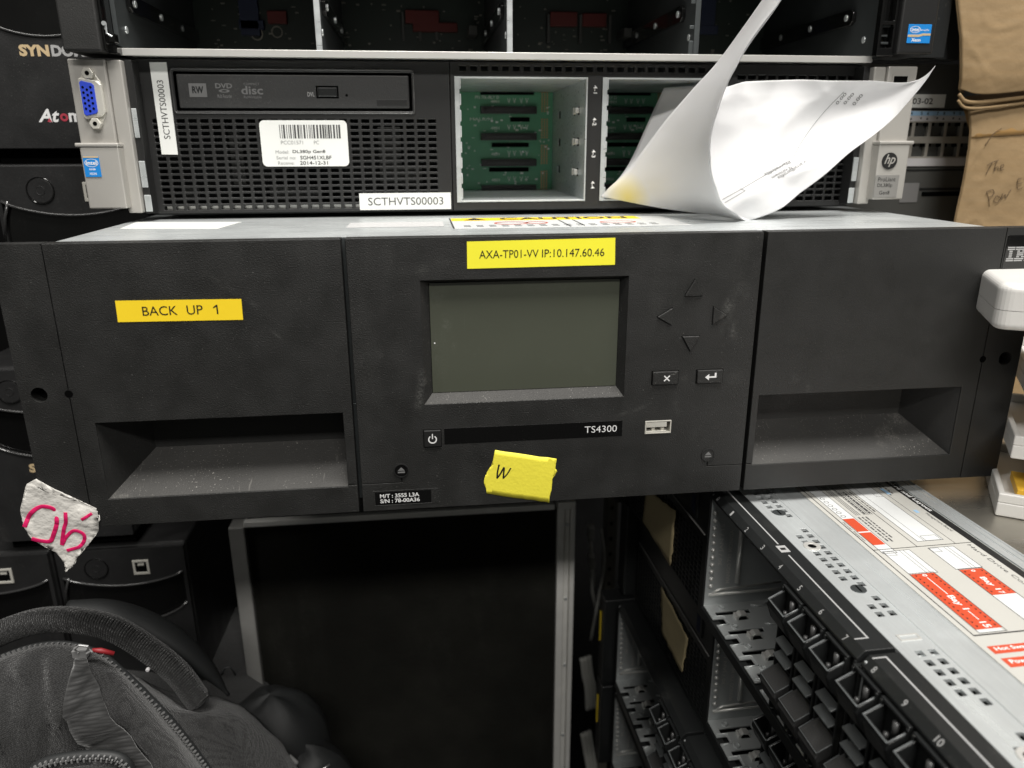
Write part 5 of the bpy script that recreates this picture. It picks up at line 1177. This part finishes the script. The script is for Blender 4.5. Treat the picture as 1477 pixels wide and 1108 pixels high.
# ribbed band down the front panel
def surf_y(x, z):
    return min(((p.x-x)**2+(p.z-z)**2, p.y-wr(p)) for r in R[:18] for p in r)[1]
rb = [[(p.x, min(surf_y(p.x,p.z),p.y+4)-1.6, p.z) for p in cr(r,5)] for r in RIBS]
mid = [[tuple(Vector(a).lerp(Vector(b),f)+Vector((0,-0.9*math.sin(math.pi*f),0))) for a,b in zip(rb[0],rb[1])] for f in (0,0.25,0.5,0.75,1)]
q = G(); q.open = True; q.grid(mid); q.build('ribbed_band','ribbed',bp,smooth=True,solid=1.2)
# padded handle
H1 = cr(HANDLE, 8); q = G(); q.tube([tuple(p) for p in H1], 7.2, 20, flat=0.8, up=(0,1,0)); q.build('carry_handle','mesh_pad',bp,smooth=True)
H2 = cr(HANDLE2, 8); q = G(); q.tube([(p.x+1,p.y+4,p.z+0.5) for p in H2], [(5.5+5*math.sin(math.pi*min(1,i/len(H2)*1.3)))*max(0.25,min(1,(len(H2)-i)/10)) for i in range(len(H2))], 18, flat=0.8, up=(0,1,0)); q.build('handle_back','smooth_fabric',bp,smooth=True)
t = G(); t.tube([(p.x,p.y-2,p.z+0.5) for p in R[30][26:]],1.1,8); t.build('seam_piping','smooth_fabric',bp,smooth=True)
t = G(); t.tube([(-192,60,-133),(-189,58,-127),(-186,58,-126),(-184,60,-134)],0.6,6); t.build('thread_loop','smooth_fabric',bp,smooth=True)
t = G(); random.seed(2)
for i in range(len(H1)-1):
    for f in (0.0,0.5):
        p = H1[i].lerp(H1[i+1],f); tt = (H1[i+1]-H1[i]).normalized(); sd = tt.cross(Vector((0,-1,0))).normalized()
        ring_ = []
        for k in range(9):
            a_ = math.radians(-70+k*17.5); ring_.append(tuple(p+tt*1.2*math.sin(a_*2)+Vector((0,-1,0))*6.9*math.cos(a_)+sd*7.4*math.sin(a_)))
        t.tube(ring_, 0.6, 5)
stuff(t.build('mesh_ribs','mesh_pad',bp,smooth=True))
q = G(); q.cyl((-218.6,-99.5),1.1,24,26,n=12); q.build('white_bead','switch_grey',bp,bev=0.5,seg=3)
# soft strap bundle beside the bag
sb = thing('pouch','smooth dark pouch with a zip lying behind the backpack','pouch'); sb.location = (0,0,0)
q = G(); q.open = True
def blob(c, rx, ry, rz, n=18, m=28, sd=1.0):
    rows_ = []
    for i in range(n+1):
        th = math.pi*i/n; rr_ = []
        for j in range(m+1):
            ph = 2*math.pi*j/m; k = 1+0.06*mnoise.noise(Vector((math.cos(ph)*1.5,math.sin(ph)*1.5,th*1.5+sd)))
            sz = math.copysign(abs(math.cos(th))**0.8, math.cos(th))
            rr_.append((c[0]+rx*k*math.sin(th)*math.cos(ph), c[1]+ry*k*math.sin(th)*math.sin(ph), c[2]+rz*k*sz))
        rows_.append(rr_)
    q.grid(rows_)
blob((-182,125,-262),40,34,60); blob((-158,104,-292),38,30,60,sd=4); blob((-178,118,-500),60,60,119,sd=6); q.build('pouch_body','smooth_fabric',sb,smooth=True)
t = G(); t.tube([tuple(p+Vector((3,-12,-4))) for p in cr(PIPE,8)],1.6,8); t.build('piping','zip_metal',sb,smooth=True)
t = G(); t.tube([(-160,70,-219),(-150,68,-222),(-140,68,-219),(-135,70,-217)],1.0,6); t.tube([(-156,70,-226),(-146,68,-228),(-142,68,-222)],0.8,6); t.build('zip_puller','puller',sb,smooth=True)

# ------------------------------------------------------------------ far things seen in the gap
rk = thing('rack_post','tan metal rack post in the dark gap beside the aluminium frame','rack post'); rk.location = (0,0,0)
G().box(120,131,352,370,-619,-170).build('post_body','tan_metal',rk,bev=0.6); 
t = G()
for k in range(12): t.box(123,126,351.5,352.1,-190-k*18,-186-k*18)
t.build('post_slot','deep_black',rk)
for i, (x, z, l, w_, lb) in enumerate(((98,-211,7,6,'small pale cable plug, highest in the dark gap'),(100,-245,7,6,'small pale cable plug, lower in the dark gap'))):
    o = thing('cable_plug', lb, 'cable plug'); o.location = (0,0,0)
    q = G(); q.box(x,x+w_,340,352,z-l,z+l); q.build('plug_body','cable_grey',o,bev=1)
    q = G(); q.tube([(x+w_/2,346,z-l),(x+w_/2+3,350,z-40),(x+w_/2+9,356,z-70)],1.8,8); q.build('plug_cable','cable_grey',o,smooth=True)
for i, (pth, lb) in enumerate(((((85,300,-330),(88,302,-352),(92,304,-372),(94,306,-400)),'pale cable bundle low in the dark gap, upper piece'),(((88,300,-425),(92,302,-450),(97,304,-480),(99,306,-520)),'pale cable bundle low in the dark gap, lower piece'),(((108,330,-200),(114,336,-240),(110,340,-290),(104,342,-340)),'grey cable hanging in the dark gap'))):
    o = thing('cable_bundle', lb, 'cable'); o.location = (0,0,0)
    for k in range(3 if i < 2 else 1):
        q = G(); q.tube([(p.x+k*4.2,p.y+k*1.5,p.z) for p in cr(pth,6)],2.3 if i < 2 else 1.6,8); q.build('cable_strand','cable_grey',o,smooth=True)
